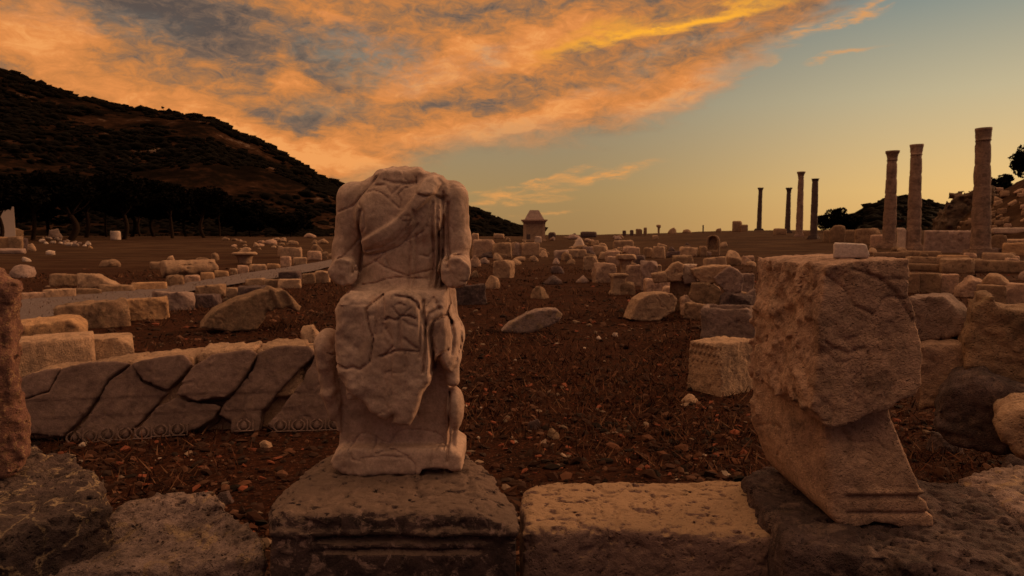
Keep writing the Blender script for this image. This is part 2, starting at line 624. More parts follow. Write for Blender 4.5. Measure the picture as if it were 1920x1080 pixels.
M = {}
M['statue'] = stone_mat('statue_marble', (0.43, 0.305, 0.245), (0.36, 0.245, 0.195), crust=(0.20, 0.125, 0.09), crust_amt=0.45, light=(0.56, 0.40, 0.33), light_amt=0.35, scale=1.6, bump=0.14, pits=0.35)
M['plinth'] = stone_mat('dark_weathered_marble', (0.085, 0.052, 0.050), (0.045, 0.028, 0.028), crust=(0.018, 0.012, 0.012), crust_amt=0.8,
                        light=(0.42, 0.28, 0.24), light_amt=0.8, scale=2.6, bump=0.8, pits=0.6, lit_top=(0.235, 0.155, 0.12))
M['orange'] = stone_mat('ochre_limestone', (0.506, 0.297, 0.160), (0.396, 0.226, 0.127), crust=(0.16, 0.10, 0.075), crust_amt=0.4, scale=1.5, bump=0.7, pits=0.9, pitscale=34.0)
M['grey'] = stone_mat('grey_purple_limestone', (0.40, 0.275, 0.24), (0.27, 0.185, 0.16), crust=(0.05, 0.034, 0.032), crust_amt=0.5,
                      light=(0.52, 0.34, 0.19), light_amt=0.75, scale=1.5, bump=1.0, pits=0.9, strat=0.9)
M['rough'] = stone_mat('rough_brown_limestone', (0.600, 0.375, 0.263), (0.450, 0.278, 0.210), crust=(0.09, 0.055, 0.045), crust_amt=0.5,
                       light=(0.36, 0.23, 0.16), light_amt=0.4, scale=1.6, bump=1.0, pits=0.4)
M['ochre'] = stone_mat('ochre_topped_block', (0.30, 0.19, 0.155), (0.22, 0.135, 0.115), crust=(0.07, 0.042, 0.036), crust_amt=0.45, light=(0.34, 0.21, 0.15), light_amt=0.4, scale=1.6, bump=0.6, pits=0.9, lit_top=(0.42, 0.265, 0.155), pitscale=34.0)
M['dark'] = stone_mat('dark_grey_stone', (0.17, 0.108, 0.105), (0.09, 0.057, 0.056), crust=(0.03, 0.02, 0.02), crust_amt=0.6,
                      light=(0.32, 0.21, 0.17), light_amt=0.5, scale=1.6, bump=1.0, pits=0.7)
M['veined'] = stone_mat('veined_dark_rock', (0.18, 0.118, 0.108), (0.115, 0.075, 0.068), crust=(0.03, 0.02, 0.02), crust_amt=0.5, vein=(0.54, 0.38, 0.23), vein_amt=0.85, light=(0.30, 0.21, 0.17), light_amt=0.4, scale=1.0, bump=1.0, pits=0.5)
M['red'] = stone_mat('red_breccia', (0.30, 0.145, 0.11), (0.21, 0.10, 0.078), crust=(0.08, 0.035, 0.025), crust_amt=0.4,
                     light=(0.40, 0.20, 0.12), light_amt=0.35, vein=(0.55, 0.36, 0.18), vein_amt=0.75, scale=2.2, bump=0.9, pits=0.6)
M['tan'] = stone_mat('tan_limestone', (0.522, 0.332, 0.214), (0.404, 0.250, 0.166), crust=(0.12, 0.075, 0.055), crust_amt=0.45, light=(0.52, 0.36, 0.25), light_amt=0.3, scale=1.0, bump=0.8, pits=0.5)
M['pale'] = stone_mat('pale_marble', (0.644, 0.483, 0.391), (0.529, 0.380, 0.310), crust=(0.22, 0.15, 0.11), crust_amt=0.35, scale=1.0, bump=0.5, pits=0.3)
M['mauve'] = stone_mat('mauve_grey_stone', (0.400, 0.269, 0.231), (0.294, 0.194, 0.165), crust=(0.08, 0.055, 0.05), crust_amt=0.45, light=(0.40, 0.28, 0.20), light_amt=0.3, scale=1.2, bump=0.9, pits=0.5, strat=0.3)
M['face'] = stone_mat('dressed_grey_marble', (0.240, 0.152, 0.127), (0.178, 0.109, 0.093), crust=(0.05, 0.03, 0.025), crust_amt=0.4, light=(0.24, 0.15, 0.105), light_amt=0.4, scale=2.0, bump=0.5, pits=0.3)
M['brown'] = stone_mat('brown_sandstone', (0.37, 0.225, 0.14), (0.26, 0.155, 0.10), crust=(0.07, 0.045, 0.03), crust_amt=0.55, light=(0.42, 0.29, 0.17), light_amt=0.45, scale=1.3, bump=0.9, pits=0.6, strat=0.6)
M['column'] = stone_mat('column_marble', (0.360, 0.228, 0.174), (0.264, 0.168, 0.132), crust=(0.08, 0.05, 0.04), crust_amt=0.6, scale=0.45, bump=0.7, pits=0.2, strat=1.0)
M['offcut'] = stone_mat('white_marble_offcut', (0.66, 0.54, 0.51), (0.58, 0.47, 0.44), crust=(0.4, 0.3, 0.26), crust_amt=0.3, scale=2.0, bump=0.15, pits=0.2)
M['granite'] = stone_mat('dark_granite', (0.12, 0.08, 0.075), (0.09, 0.06, 0.056), crust=(0.04, 0.03, 0.028), crust_amt=0.4, scale=0.35, bump=0.4, pits=0.2)
M['white'] = plain_mat('whitewash', (0.52, 0.40, 0.35), var=0.1)
M['bark'] = plain_mat('bark', (0.028, 0.017, 0.012), var=0.4, scale=12)
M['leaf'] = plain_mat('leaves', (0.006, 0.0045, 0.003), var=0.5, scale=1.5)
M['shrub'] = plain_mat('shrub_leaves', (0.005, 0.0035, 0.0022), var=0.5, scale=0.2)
M['sherd'] = plain_mat('fired_clay', (0.24, 0.078, 0.045), var=0.3, scale=20)
M['chip'] = plain_mat('stone_chips', (0.34, 0.23, 0.17), var=0.35, scale=20)


def ground_mat():
    m = bpy.data.materials.new('red_soil')
    m.use_nodes = True
    t = NT(m.node_tree)
    tcn = t.n('ShaderNodeTexCoord')
    vec = tcn.outputs['Object']
    big = t.noise(vec, 0.22, 6, 0.6, 0.4)
    mid = t.noise(vec, 2.2, 8, 0.65, 0.3)
    fine = t.noise(vec, 26.0, 8, 0.75)
    grit = t.voro(vec, 55.0, 'F1', 'Color')
    gsep = t.n('ShaderNodeSeparateColor')
    t.put(gsep.inputs[0], grit)
    gd = t.voro(vec, 55.0)
    soil = t.mix(t.rng(mid, 0.35, 0.65), (0.0446, 0.0151, 0.0086), (0.0216, 0.0083, 0.0054))
    soil = t.mix(t.rng(fine, 0.45, 0.68), soil, (0.0828, 0.0288, 0.0151))
    soil = t.mix(t.rng(fine, 0.46, 0.32), soil, (0.0079, 0.0043, 0.0036))
    # farther off: dry straw coloured turf in patches
    ln = t.v('LENGTH', vec)
    far = t.rng(ln, 14.0, 55.0)
    turf = t.mix(t.rng(t.noise(t.mapping(vec, scale=(0.35, 1, 1)), 0.6, 8, 0.65), 0.42, 0.6), (0.042, 0.020, 0.012), (0.085, 0.046, 0.027))
    col = t.mix(t.m('MULTIPLY', far, t.rng(big, 0.3, 0.52, 0.35, 1.0)), soil, turf)
    peb = t.m('MULTIPLY', t.m('MULTIPLY', t.rng(gd, 0.36, 0.22), t.rng(gsep.outputs[0], 0.72, 0.8)), t.rng(ln, 16, 6))
    col = t.mix(peb, col, t.mix(gsep.outputs[1], (0.16, 0.10, 0.07), (0.17, 0.055, 0.03)))
    hgt = t.m('ADD', t.m('ADD', t.m('MULTIPLY', fine, 1.0), t.m('MULTIPLY', mid, 1.2)), t.m('MULTIPLY', peb, 0.3))
    bp = t.n('ShaderNodeBump')
    bp.inputs['Strength'].default_value = 1.0
    bp.inputs['Distance'].default_value = 0.03
    t.put(bp.inputs['Height'], hgt)
    bs = t.n('ShaderNodeBsdfPrincipled')
    t.put(bs.inputs['Base Color'], col)
    t.put(bs.inputs['Normal'], bp.outputs[0])
    bs.inputs['Roughness'].default_value = 1.0
    bs.inputs['Specular IOR Level'].default_value = 0.05
    out = t.n('ShaderNodeOutputMaterial')
    t.put(out.inputs[0], bs.outputs[0])
    return m


def path_mat():
    m = bpy.data.materials.new('grey_gravel')
    m.use_nodes = True
    t = NT(m.node_tree)
    tcn = t.n('ShaderNodeTexCoord')
    vec = tcn.outputs['Object']
    g = t.voro(vec, 75.0, 'F1', 'Color')
    gd = t.voro(vec, 75.0)
    sp = t.n('ShaderNodeSeparateColor')
    t.put(sp.inputs[0], g)
    mid = t.noise(vec, 1.6, 6, 0.6)
    col = t.mix(sp.outputs[0], (0.15, 0.105, 0.105), (0.22, 0.16, 0.158))
    col = t.v('SCALE', col, scale=t.m('ADD', 0.75, t.m('MULTIPLY', mid, 0.5)))
    col = t.mix(t.rng(gd, 0.6, 0.95), col, (0.13, 0.09, 0.088))
    bp = t.n('ShaderNodeBump')
    bp.inputs['Strength'].default_value = 1.0
    bp.inputs['Distance'].default_value = 0.02
    t.put(bp.inputs['Height'], t.m('SUBTRACT', mid, gd))
    bs = t.n('ShaderNodeBsdfPrincipled')
    t.put(bs.inputs['Base Color'], col)
    t.put(bs.inputs['Normal'], bp.outputs[0])
    bs.inputs['Roughness'].default_value = 0.95
    out = t.n('ShaderNodeOutputMaterial')
    t.put(out.inputs[0], bs.outputs[0])
    return m


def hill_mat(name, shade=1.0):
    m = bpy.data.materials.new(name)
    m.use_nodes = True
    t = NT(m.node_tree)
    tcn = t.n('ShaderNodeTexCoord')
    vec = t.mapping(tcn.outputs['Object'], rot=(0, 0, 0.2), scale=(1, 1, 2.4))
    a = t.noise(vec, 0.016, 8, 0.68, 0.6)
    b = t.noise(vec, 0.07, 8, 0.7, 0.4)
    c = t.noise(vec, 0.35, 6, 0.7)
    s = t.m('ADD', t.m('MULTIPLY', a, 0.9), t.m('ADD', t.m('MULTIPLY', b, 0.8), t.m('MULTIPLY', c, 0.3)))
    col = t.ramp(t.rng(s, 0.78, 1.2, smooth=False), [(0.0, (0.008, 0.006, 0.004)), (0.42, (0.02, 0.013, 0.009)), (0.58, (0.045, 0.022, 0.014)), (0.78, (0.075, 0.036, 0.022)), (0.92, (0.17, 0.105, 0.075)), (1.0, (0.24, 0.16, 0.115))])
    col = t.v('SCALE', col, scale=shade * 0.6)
    bs = t.n('ShaderNodeBsdfPrincipled')
    t.put(bs.inputs['Base Color'], col)
    bs.inputs['Roughness'].default_value = 1.0
    bs.inputs['Specular IOR Level'].default_value = 0.0
    out = t.n('ShaderNodeOutputMaterial')
    t.put(out.inputs[0], bs.outputs[0])
    return m


M['ground'] = ground_mat()
M['path'] = path_mat()
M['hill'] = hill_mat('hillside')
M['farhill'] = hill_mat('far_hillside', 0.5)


def attr_mat(name, rough=0.95):
    m = bpy.data.materials.new(name)
    m.use_nodes = True
    t = NT(m.node_tree)
    a = t.n('ShaderNodeAttribute', attribute_name='tint')
    bs = t.n('ShaderNodeBsdfPrincipled')
    t.put(bs.inputs['Base Color'], a.outputs['Color'])
    bs.inputs['Roughness'].default_value = rough
    bs.inputs['Specular IOR Level'].default_value = 0.15
    out = t.n('ShaderNodeOutputMaterial')
    t.put(out.inputs[0], bs.outputs[0])
    return m


M['pebble'] = attr_mat('mixed_pebbles')
# ---------------------------------------------------------------- terrain
def terr(x, y):
    x = np.asarray(x, float)
    y = np.asarray(y, float)
    r = np.hypot(x, y)
    a = np.arctan2(x, np.maximum(y, 1e-3))
    rise = sstep(25, 150, r)
    z = rise * (1.1 + 1.2 * sstep(0.05, 0.36, a))
    z = z + (4.2 * sstep(0.555, 0.60, a) + 4.5 * sstep(0.60, 0.70, a)) * sstep(56, 78, r) * (1 - sstep(118, 150, r))   # rubble mound on the right
    p = np.stack([x.ravel(), y.ravel(), np.zeros(x.size)], 1).astype(np.float32)
    n = fbm(p, 0.35, 3, 3).reshape(x.shape) * 0.035 * sstep(3, 8, r) + fbm(p, 2.2, 4, 5).reshape(x.shape) * 0.016
    n2 = fbm(p, 0.45, 5, 9, rough=0.6).reshape(x.shape) * 0.9 * sstep(0.3, 2, z - 2.7)
    far = fbm(p, 0.06, 4, 12).reshape(x.shape) * 0.35 * sstep(50, 150, r)
    return z + n + n2 + far


def ground_hit(px, py, zoff=0.0, near=1.2):
    d = ray(px, py)
    Ys = near * 1.012 ** np.arange(0, 520)
    zr = CAM_H + d[2] * Ys
    zt = terr(d[0] * Ys, Ys) + zoff
    k = np.nonzero(zr < zt)[0]
    if len(k) == 0:
        Y = 240.0
    else:
        k = k[0]
        if k == 0:
            Y = Ys[0]
        else:
            g0, g1 = zr[k - 1] - zt[k - 1], zr[k] - zt[k]
            Y = Ys[k - 1] + (Ys[k] - Ys[k - 1]) * g0 / (g0 - g1)
    return np.array([d[0] * Y, Y, float(terr(np.array([d[0] * Y]), np.array([Y]))[0]) + zoff])


def gz(x, y):
    return float(terr(np.array([x]), np.array([y]))[0])


azs = np.concatenate([np.linspace(-math.pi, -0.78, 50, endpoint=False), np.linspace(-0.78, 0.78, 380), np.linspace(0.78, math.pi, 51)[1:-1]])
rr = np.concatenate([[0.0], 0.5 * (6500 / 0.5) ** (np.linspace(0, 1, 370))])
A, R = np.meshgrid(azs, rr, indexing='ij')
X, Yg = np.sin(A) * R, np.cos(A) * R
Z = terr(X, Yg)
Z = np.where(R > 600, 1.3 - (R - 600) * 0.0004, Z)
na, nr = A.shape
vid = np.arange(na * nr).reshape(na, nr)
i2 = (np.arange(na) + 1) % na
q = np.stack([vid[:, :-1], vid[:, 1:], vid[i2][:, 1:], vid[i2][:, :-1]], -1).reshape(-1, 4)[:, ::-1]
gm = mesh_from('ground', np.stack([X, Yg, Z], -1).reshape(-1, 3), q)
ground = link('ground', gm, M['ground'])
tag(ground, kind='structure')

# gravel path between its two kerbs
far_e = [(-500, 690), (-150, 605), (40, 566), (190, 552), (320, 540), (450, 516), (560, 499), (640, 485), (760, 468), (900, 459)]
near_e = [(-500, 860), (-150, 690), (20, 612), (110, 596), (250, 570), (365, 548), (480, 530), (590, 510), (700, 482), (830, 461)]


def resamp(pts, n):
    w3 = np.array([ground_hit(px, py) for px, py in pts])
    s = np.concatenate([[0], np.cumsum(np.linalg.norm(np.diff(w3[:, :2], axis=0), axis=1))])
    t = np.linspace(0, s[-1], n)
    return np.stack([np.interp(t, s, w3[:, 0]), np.interp(t, s, w3[:, 1])], 1)


fe, ne = resamp(far_e, 160), resamp(near_e, 160)
tt = np.linspace(0, 1, 12)[None, :, None]
pp = fe[:, None, :] * (1 - tt) + ne[:, None, :] * tt
pz = terr(pp[..., 0], pp[..., 1]) + 0.055
vv = np.concatenate([pp, pz[..., None]], -1)
vid = np.arange(160 * 12).reshape(160, 12)
q = np.stack([vid[:-1, :-1], vid[:-1, 1:], vid[1:, 1:], vid[1:, :-1]], -1).reshape(-1, 4)
path = link('path', mesh_from('path', vv.reshape(-1, 3), q[:, ::-1]), M['path'])
tag(path, kind='structure')


# ---------------------------------------------------------------- hills
def hill(name, sky_px, foot_y, Yf, Yr, mat, seed, nu=240, nt=60, bumpz=6.0):
    sky_px = np.array(sky_px, float)
    u = np.linspace(sky_px[0, 0], sky_px[-1, 0], nu)
    ys = np.interp(u, sky_px[:, 0], sky_px[:, 1])
    V = np.zeros((nu, nt + 14, 3))
    for i in range(nu):
        top = ray(u[i], ys[i])
        bot = ray(u[i], foot_y)
        for j in range(nt + 14):
            t = j / (nt - 1)
            if t <= 1:
                Yd = Yf + (Yr - Yf) * t
                e = bot[2] + (top[2] - bot[2]) * (1 - (1 - t) ** 1.35)
                V[i, j] = (top[0] * Yd, Yd, CAM_H + e * Yd)
            else:
                Yd = Yf + (Yr - Yf) * t
                V[i, j] = (top[0] * Yd, Yd, CAM_H + top[2] * Yr - (t - 1) ** 1.3 * (CAM_H + top[2] * Yr) * 7)
    n1 = fbm((V.reshape(-1, 3) * np.array([1, 1, 0.0])).astype(np.float32), 0.012, 5, seed, rough=0.55).reshape(nu, -1)
    n2 = fbm((V.reshape(-1, 3) * np.array([1, 1, 0.0])).astype(np.float32), 0.12, 3, seed + 2, rough=0.6).reshape(nu, -1)
    t = np.arange(nt + 14) / (nt - 1)
    env = sstep(0.0, 0.25, t) * (1 - 0.75 * sstep(0.8, 1.0, t))
    V[:, :, 2] += n1 * bumpz * env[None] + n2 * bumpz * 0.14 * sstep(0.05, 0.3, t)[None]
    vid = np.arange(nu * (nt + 14)).reshape(nu, nt + 14)
    q = np.stack([vid[:-1, :-1], vid[1:, :-1], vid[1:, 1:], vid[:-1, 1:]], -1).reshape(-1, 4)
    o = link(name, mesh_from(name, V.reshape(-1, 3), q), mat)
    tag(o, kind='structure')
    return V


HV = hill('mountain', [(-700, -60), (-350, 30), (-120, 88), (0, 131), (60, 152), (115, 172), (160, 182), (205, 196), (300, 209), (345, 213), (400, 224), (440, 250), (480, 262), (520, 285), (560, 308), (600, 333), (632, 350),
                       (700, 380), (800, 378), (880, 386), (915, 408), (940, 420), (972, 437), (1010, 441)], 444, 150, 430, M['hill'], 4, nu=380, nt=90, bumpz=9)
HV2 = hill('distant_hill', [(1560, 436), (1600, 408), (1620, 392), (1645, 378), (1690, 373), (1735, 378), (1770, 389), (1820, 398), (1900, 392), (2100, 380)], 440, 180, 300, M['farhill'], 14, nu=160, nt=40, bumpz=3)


# scrub over the mountain: one mass of low leafy bumps
def shrub_mass(name, V, count, size, seed, label=None):
    r = np.random.RandomState(seed)
    nu, nt = V.shape[:2]
    base_v, base_f = [], []
    ico = bpy.data.meshes.new('tmp')
    import bmesh
    bm = bmesh.new()
    bmesh.ops.create_icosphere(bm, subdivisions=1, radius=1.0)
    bm.verts.ensure_lookup_table()
    iv = np.array([v.co[:] for v in bm.verts])
    fi = np.array([[v.index for v in f.verts] for f in bm.faces])
    bm.free()
    bpy.data.meshes.remove(ico)
    vs, fs = [], []
    tj = nt - 13
    n0 = 0
    keep = 0
    while keep < count:
        i = r.randint(0, nu - 1)
        j = int(tj * r.rand() ** 0.9)
        p = V[i, j]
        nn = float(fbm(np.array([[p[0], p[1], p[2] * 2]], np.float32), 0.02, 4, 40)[0]) + 0.1
        if r.rand() > 0.5 + 2.2 * nn:
            continue
        s = size * (0.5 + r.rand() ** 2 * 1.6) * (p[1] / 300)
        q_ = iv * (1 + 0.35 * r.uniform(-1, 1, (len(iv), 1))) * np.array([s * r.uniform(0.8, 1.7), s, s * r.uniform(0.45, 0.8)])
        jit = np.array([r.uniform(-1, 1) * 1.2, r.uniform(-1, 1) * 1.2, 0])
        vs.append(q_ + p + jit)
        fs.append(fi + n0)
        n0 += len(iv)
        keep += 1
    o = link(name, mesh_from(name, np.concatenate(vs), np.concatenate(fs)), M['shrub'])
    tag(o, kind='stuff')
    if label:
        o['label'] = label
    return o


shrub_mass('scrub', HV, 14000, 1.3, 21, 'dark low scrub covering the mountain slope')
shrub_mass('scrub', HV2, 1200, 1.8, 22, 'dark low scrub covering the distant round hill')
# ---------------------------------------------------------------- foreground row of blocks
def on_z(px, py, z):
    r = ray(px, py)
    Y = (z - CAM_H) / r[2]
    return np.array([r[0] * Y, Y])


def plan_block(name, corners_px, ztop, mat, h, seed, zbot=-0.05, r=0.03, amp=0.012, freq=9, topamp=0.006, tilt=(0, 0), extra=None, label=None, cat='stone block', group=None, jit=0.012, flare=0.0):
    """A block whose top outline is seen at the given photo pixels on the height ztop."""
    poly = np.array([on_z(px, py, ztop) for px, py in corners_px])
    poly = poly_clean(poly, 0.12, jit, seed)
    cx, cy = poly.mean(0)
    lo = [poly[:, 0].min() - 0.05, poly[:, 1].min() - 0.05, zbot - 0.02]
    hi = [poly[:, 0].max() + 0.05, poly[:, 1].max() + 0.05, ztop + 0.12]
    g = Grid(lo, hi, h)
    A, B = np.meshgrid(g.ax[0], g.ax[1], indexing='ij')
    d2 = poly_sdf(np.stack([A.ravel(), B.ravel()], 1), poly).reshape(A.shape)[:, :, None]
    d2 = d2 - flare * (ztop - g.z)
    top = g.z - ztop - tilt[0] * (g.x - cx) - tilt[1] * (g.y - cy)
    d = smax(smax(g.full(d2), g.full(top), r), g.full(zbot - g.z), 0.01)
    if extra is not None:
        d = extra(g, d, cx, cy)
    g.rough(d, amp, freq, 5, seed)
    g.rough(d, amp * 0.9, freq * 0.35, 3, seed + 5)
    g.rough(d, amp * 0.5, 30, 4, seed + 6, ridged=True)
    g.cracks(d, 0.010, 5, 0.035, seed, 0.05)
    g.cracks(d, 0.006, 13, 0.05, seed + 4, 0.1)
    if topamp > 0:
        m_, p_ = g.band(d, topamp * 2 + 2 * h)
        n_ = np.clip(fbm(p_ * np.array([0.8, 1.5, 1.0], np.float32), 42, 2, seed + 9) * 2.6 - 0.35, 0, 1)
        d[m_] += n_ * topamp * 1.5 * (0.25 + 0.75 * sstep(ztop - 0.16, ztop - 0.05, p_[:, 2]))
    o = link(name, g.mesh(d, name, (cx, cy, 0)), mat, loc=(cx, cy, 0))
    tag(o, label, cat, group)
    return o


# --- dark moulded plinth under the statue
ZP = 0.55


def plinth_extra(g, d, cx, cy):
    # shallow moulding: a recessed band and a bead across the front
    fr = g.y - 2.30
    for zc, wd, dep in ((0.455, 0.010, 0.030), (0.418, 0.007, 0.018)):
        gro = dep * np.exp(-((g.z - zc) / wd) ** 2) * (g.x > -1) * np.where(fr < 0.25, 1, 0)
        ins = sstep(-0.66, -0.60, g.x) * (1 - sstep(-0.13, -0.06, g.x))
        d = d + g.full(gro * ins)
    d = d - g.full(0.012 * np.exp(-((g.z - 0.478) / 0.012) ** 2) * np.where(fr < 0.25, 1, 0))
    # worn upper front edge and rounded back corners
    # the top is dished and falls off to the sides
    side = 0.45 * np.maximum(np.abs(g.x - cx) - 0.31, 0)
    d = np.maximum(d, g.full((g.z - 0.553 + side) * 0.8))
    return d


pl_ = plan_block('plinth', [(508, 925), (560, 880), (612, 846), (870, 838), (925, 880), (962, 920), (966, 960), (505, 962)], ZP, M['plinth'], 0.0075, 3, zbot=-0.1,
                 r=0.035, amp=0.009, freq=11, topamp=0.0075, extra=plinth_extra, flare=0.02,
                 label='dark weathered moulded stone plinth under the headless statue', cat='plinth')

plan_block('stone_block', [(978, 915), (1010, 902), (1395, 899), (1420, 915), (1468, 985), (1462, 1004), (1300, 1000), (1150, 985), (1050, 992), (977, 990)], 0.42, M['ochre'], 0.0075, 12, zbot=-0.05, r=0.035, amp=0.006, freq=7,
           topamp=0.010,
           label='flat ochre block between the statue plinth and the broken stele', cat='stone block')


def boulder_extra(g, d, cx, cy):
    u_ = (g.x - cx + 0.02) / 0.36
    top = g.z - 0.335 - 0.11 * np.exp(-u_ ** 2) * sstep(2.36, 2.62, g.y) + 0.10 * sstep(0.30, 0.50, -(g.x - cx)) - 0.02 * sstep(0.2, 0.45, g.x - cx)
    return smax(d, g.full(top * 0.8), 0.04)


plan_block('boulder', [(120, 955), (180, 925), (250, 905), (330, 900), (400, 910), (470, 935), (496, 950), (494, 985), (470, 990), (70, 1010), (60, 985)], 0.45, M['grey'], 0.008, 22, r=0.06,
           amp=0.022, freq=7, topamp=0.016, extra=boulder_extra, label='low grey boulder with pitted humped top left of the statue plinth', cat='boulder')

plan_block('stone_block', [(1382, 876), (1500, 866), (1700, 890), (1790, 905), (1860, 925), (1925, 985), (2040, 1080), (1990, 1110), (1470, 1012), (1440, 960)], 0.50, M['dark'], 0.0105, 31, zbot=-0.05, r=0.04, amp=0.022, freq=7,
           topamp=0.014, label='dark rough block carrying the broken stele', cat='stone block')
plan_block('stone_block', [(1792, 885), (1850, 866), (1960, 866), (2050, 885), (2080, 1010), (2000, 1020), (1925, 975), (1850, 925)], 0.52, M['grey'], 0.011, 41, zbot=-0.05, r=0.05, amp=0.02, freq=8,
           topamp=0.014, label='pale pitted block at the right end of the front row, beside the stele block', cat='stone block')
plan_block('boulder', [(-160, 850), (-40, 846), (60, 844), (150, 850), (186, 885), (192, 940), (150, 965), (60, 985), (-60, 1010), (-220, 1000)], 0.50, M['veined'], 0.011, 52, r=0.07, amp=0.035, freq=5,
           topamp=0.012, label='dark boulder laced with yellow veins under the red stone', cat='boulder')


# --- standing stones built from an outline seen in the photograph, with their own thickness
def outline_stone(name, poly_px, Y, depth, mat, seed, h=0.012, r=0.02, amp=0.01, freq=9, zmin=None, yaw=None, label=None, cat='stone', group=None, step=0.1, jit=0.01, extra=None, parent=None, low=0.03, taper=0.0):
    cpx = sum(p[0] for p in poly_px) / len(poly_px)
    yaw = (yaw or 0.0) - math.atan((cpx - 960) / F_PX) * 0.92
    cyaw, syaw = math.cos(yaw), math.sin(yaw)
    o0 = P(cpx, 500, Y)
    U = np.array([cyaw, syaw])
    N = np.array([-syaw, cyaw])
    pts = []
    for px, py in poly_px:
        rd = ray(px, py)
        t = (o0[:2] @ N) / (rd[:2] @ N)
        pts.append([(rd[:2] * t - o0[:2]) @ U, CAM_H + rd[2] * t])
    pts = np.array(pts)
    if zmin is None:
        base = gz(o0[0], o0[1]) - low
    else:
        base = zmin
    poly = poly_clean(pts, step, jit, seed)
    g = Grid([poly[:, 0].min() - 0.03, -0.03, max(base, poly[:, 1].min() - 0.3) - 0.02], [poly[:, 0].max() + 0.03, depth + 0.03, poly[:, 1].max() + 0.03], h)
    if taper:
        A, B = np.meshgrid(g.ax[0], g.ax[2], indexing='ij')
        d2 = poly_sdf(np.stack([A.ravel(), B.ravel()], 1), poly).reshape(A.shape)[:, None, :]
        d = smax(g.full(d2 + taper * g.y), g.full(np.abs(g.y - depth / 2) - depth / 2), r)
    else:
        d = g.prism(poly, 1, 0.0, depth, r)
    if extra is not None:
        d = extra(g, d)
    g.rough(d, amp, freq, 5, seed)
    g.rough(d, amp * 0.6, freq * 3.1, 4, seed + 3, ridged=True)
    g.cracks(d, 1.2 * h, 0.9 / max(depth, 0.1) + 2, 0.04, seed, 0.0)
    me = g.mesh(d, name, (0, 0, base))
    o = link(name, me, mat, parent=parent, loc=(o0[0], o0[1], base), rot=(0, 0, yaw))
    tag(o, label, cat, group)
    return o


outline_stone('standing_stone', [(-90, 500), (0, 512), (12, 528), (36, 533), (34, 560), (27, 600), (32, 700), (36, 760), (52, 800), (54, 850), (48, 880), (10, 905), (-20, 915), (-90, 915)], 2.62, 0.34, M['red'], 61,
              h=0.008, r=0.03, amp=0.022, freq=9, zmin=0.40, label='red breccia stone standing upright on the veined boulder', cat='standing stone')

# --- broken stele: upper shaft and moulded foot
ST_Y = 2.16
st = empty('broken_stele', (P(1600, 990, ST_Y)[0], ST_Y + 0.2, 0.5))
tag(st, 'tall broken inscribed stele with rough left side and moulded foot', 'stele')


def stele_part(name, poly_px, Y, depth, seed, amp_l, extra=None, r=0.02, mat=M['rough']):
    pts = np.array([[P(px, py, Y)[0], P(px, py, Y)[2]] for px, py in poly_px])
    poly = poly_clean(pts, 0.08, 0.008, seed)
    g = Grid([poly[:, 0].min() - 0.05, Y - 0.05, poly[:, 1].min() - 0.04], [poly[:, 0].max() + 0.04, Y + depth + 0.04, poly[:, 1].max() + 0.03], 0.0062)
    d = g.prism(poly, 1, Y, Y + depth, r)
    if extra is not None:
        d = extra(g, d, poly)
    xl = poly[:, 0].min()
    zt_ = poly[:, 1].max()
    g.rough(d, amp_l, 11, 5, seed, gate=lambda p: (0.03 + 0.97 * (0.3 + 0.7 * sstep(Y + 0.01, Y + 0.09, p[:, 1])) * (1 - sstep(xl + 0.03, xl + 0.07, p[:, 0]))) * (0.25 + 0.75 * (1 - sstep(zt_ - 0.09, zt_ - 0.03, p[:, 2]))))
    g.rough(d, 0.0035, 22, 4, seed + 3, ridged=True)
    g.rough(d, 0.022, 26, 3, seed + 4, gate=lambda p: 0.03 + 0.97 * (0.35 + 0.65 * sstep(Y + 0.01, Y + 0.07, p[:, 1])) * (1 - sstep(xl + 0.03, xl + 0.06, p[:, 0])))
    g.cracks(d, 0.007, 5, 0.022, seed, 0.05)
    g.cracks(d, 0.004, 16, 0.05, seed + 7, 0.05)
    o = link(name, g.mesh(d, name, st.location), mat, parent=st)
    return o


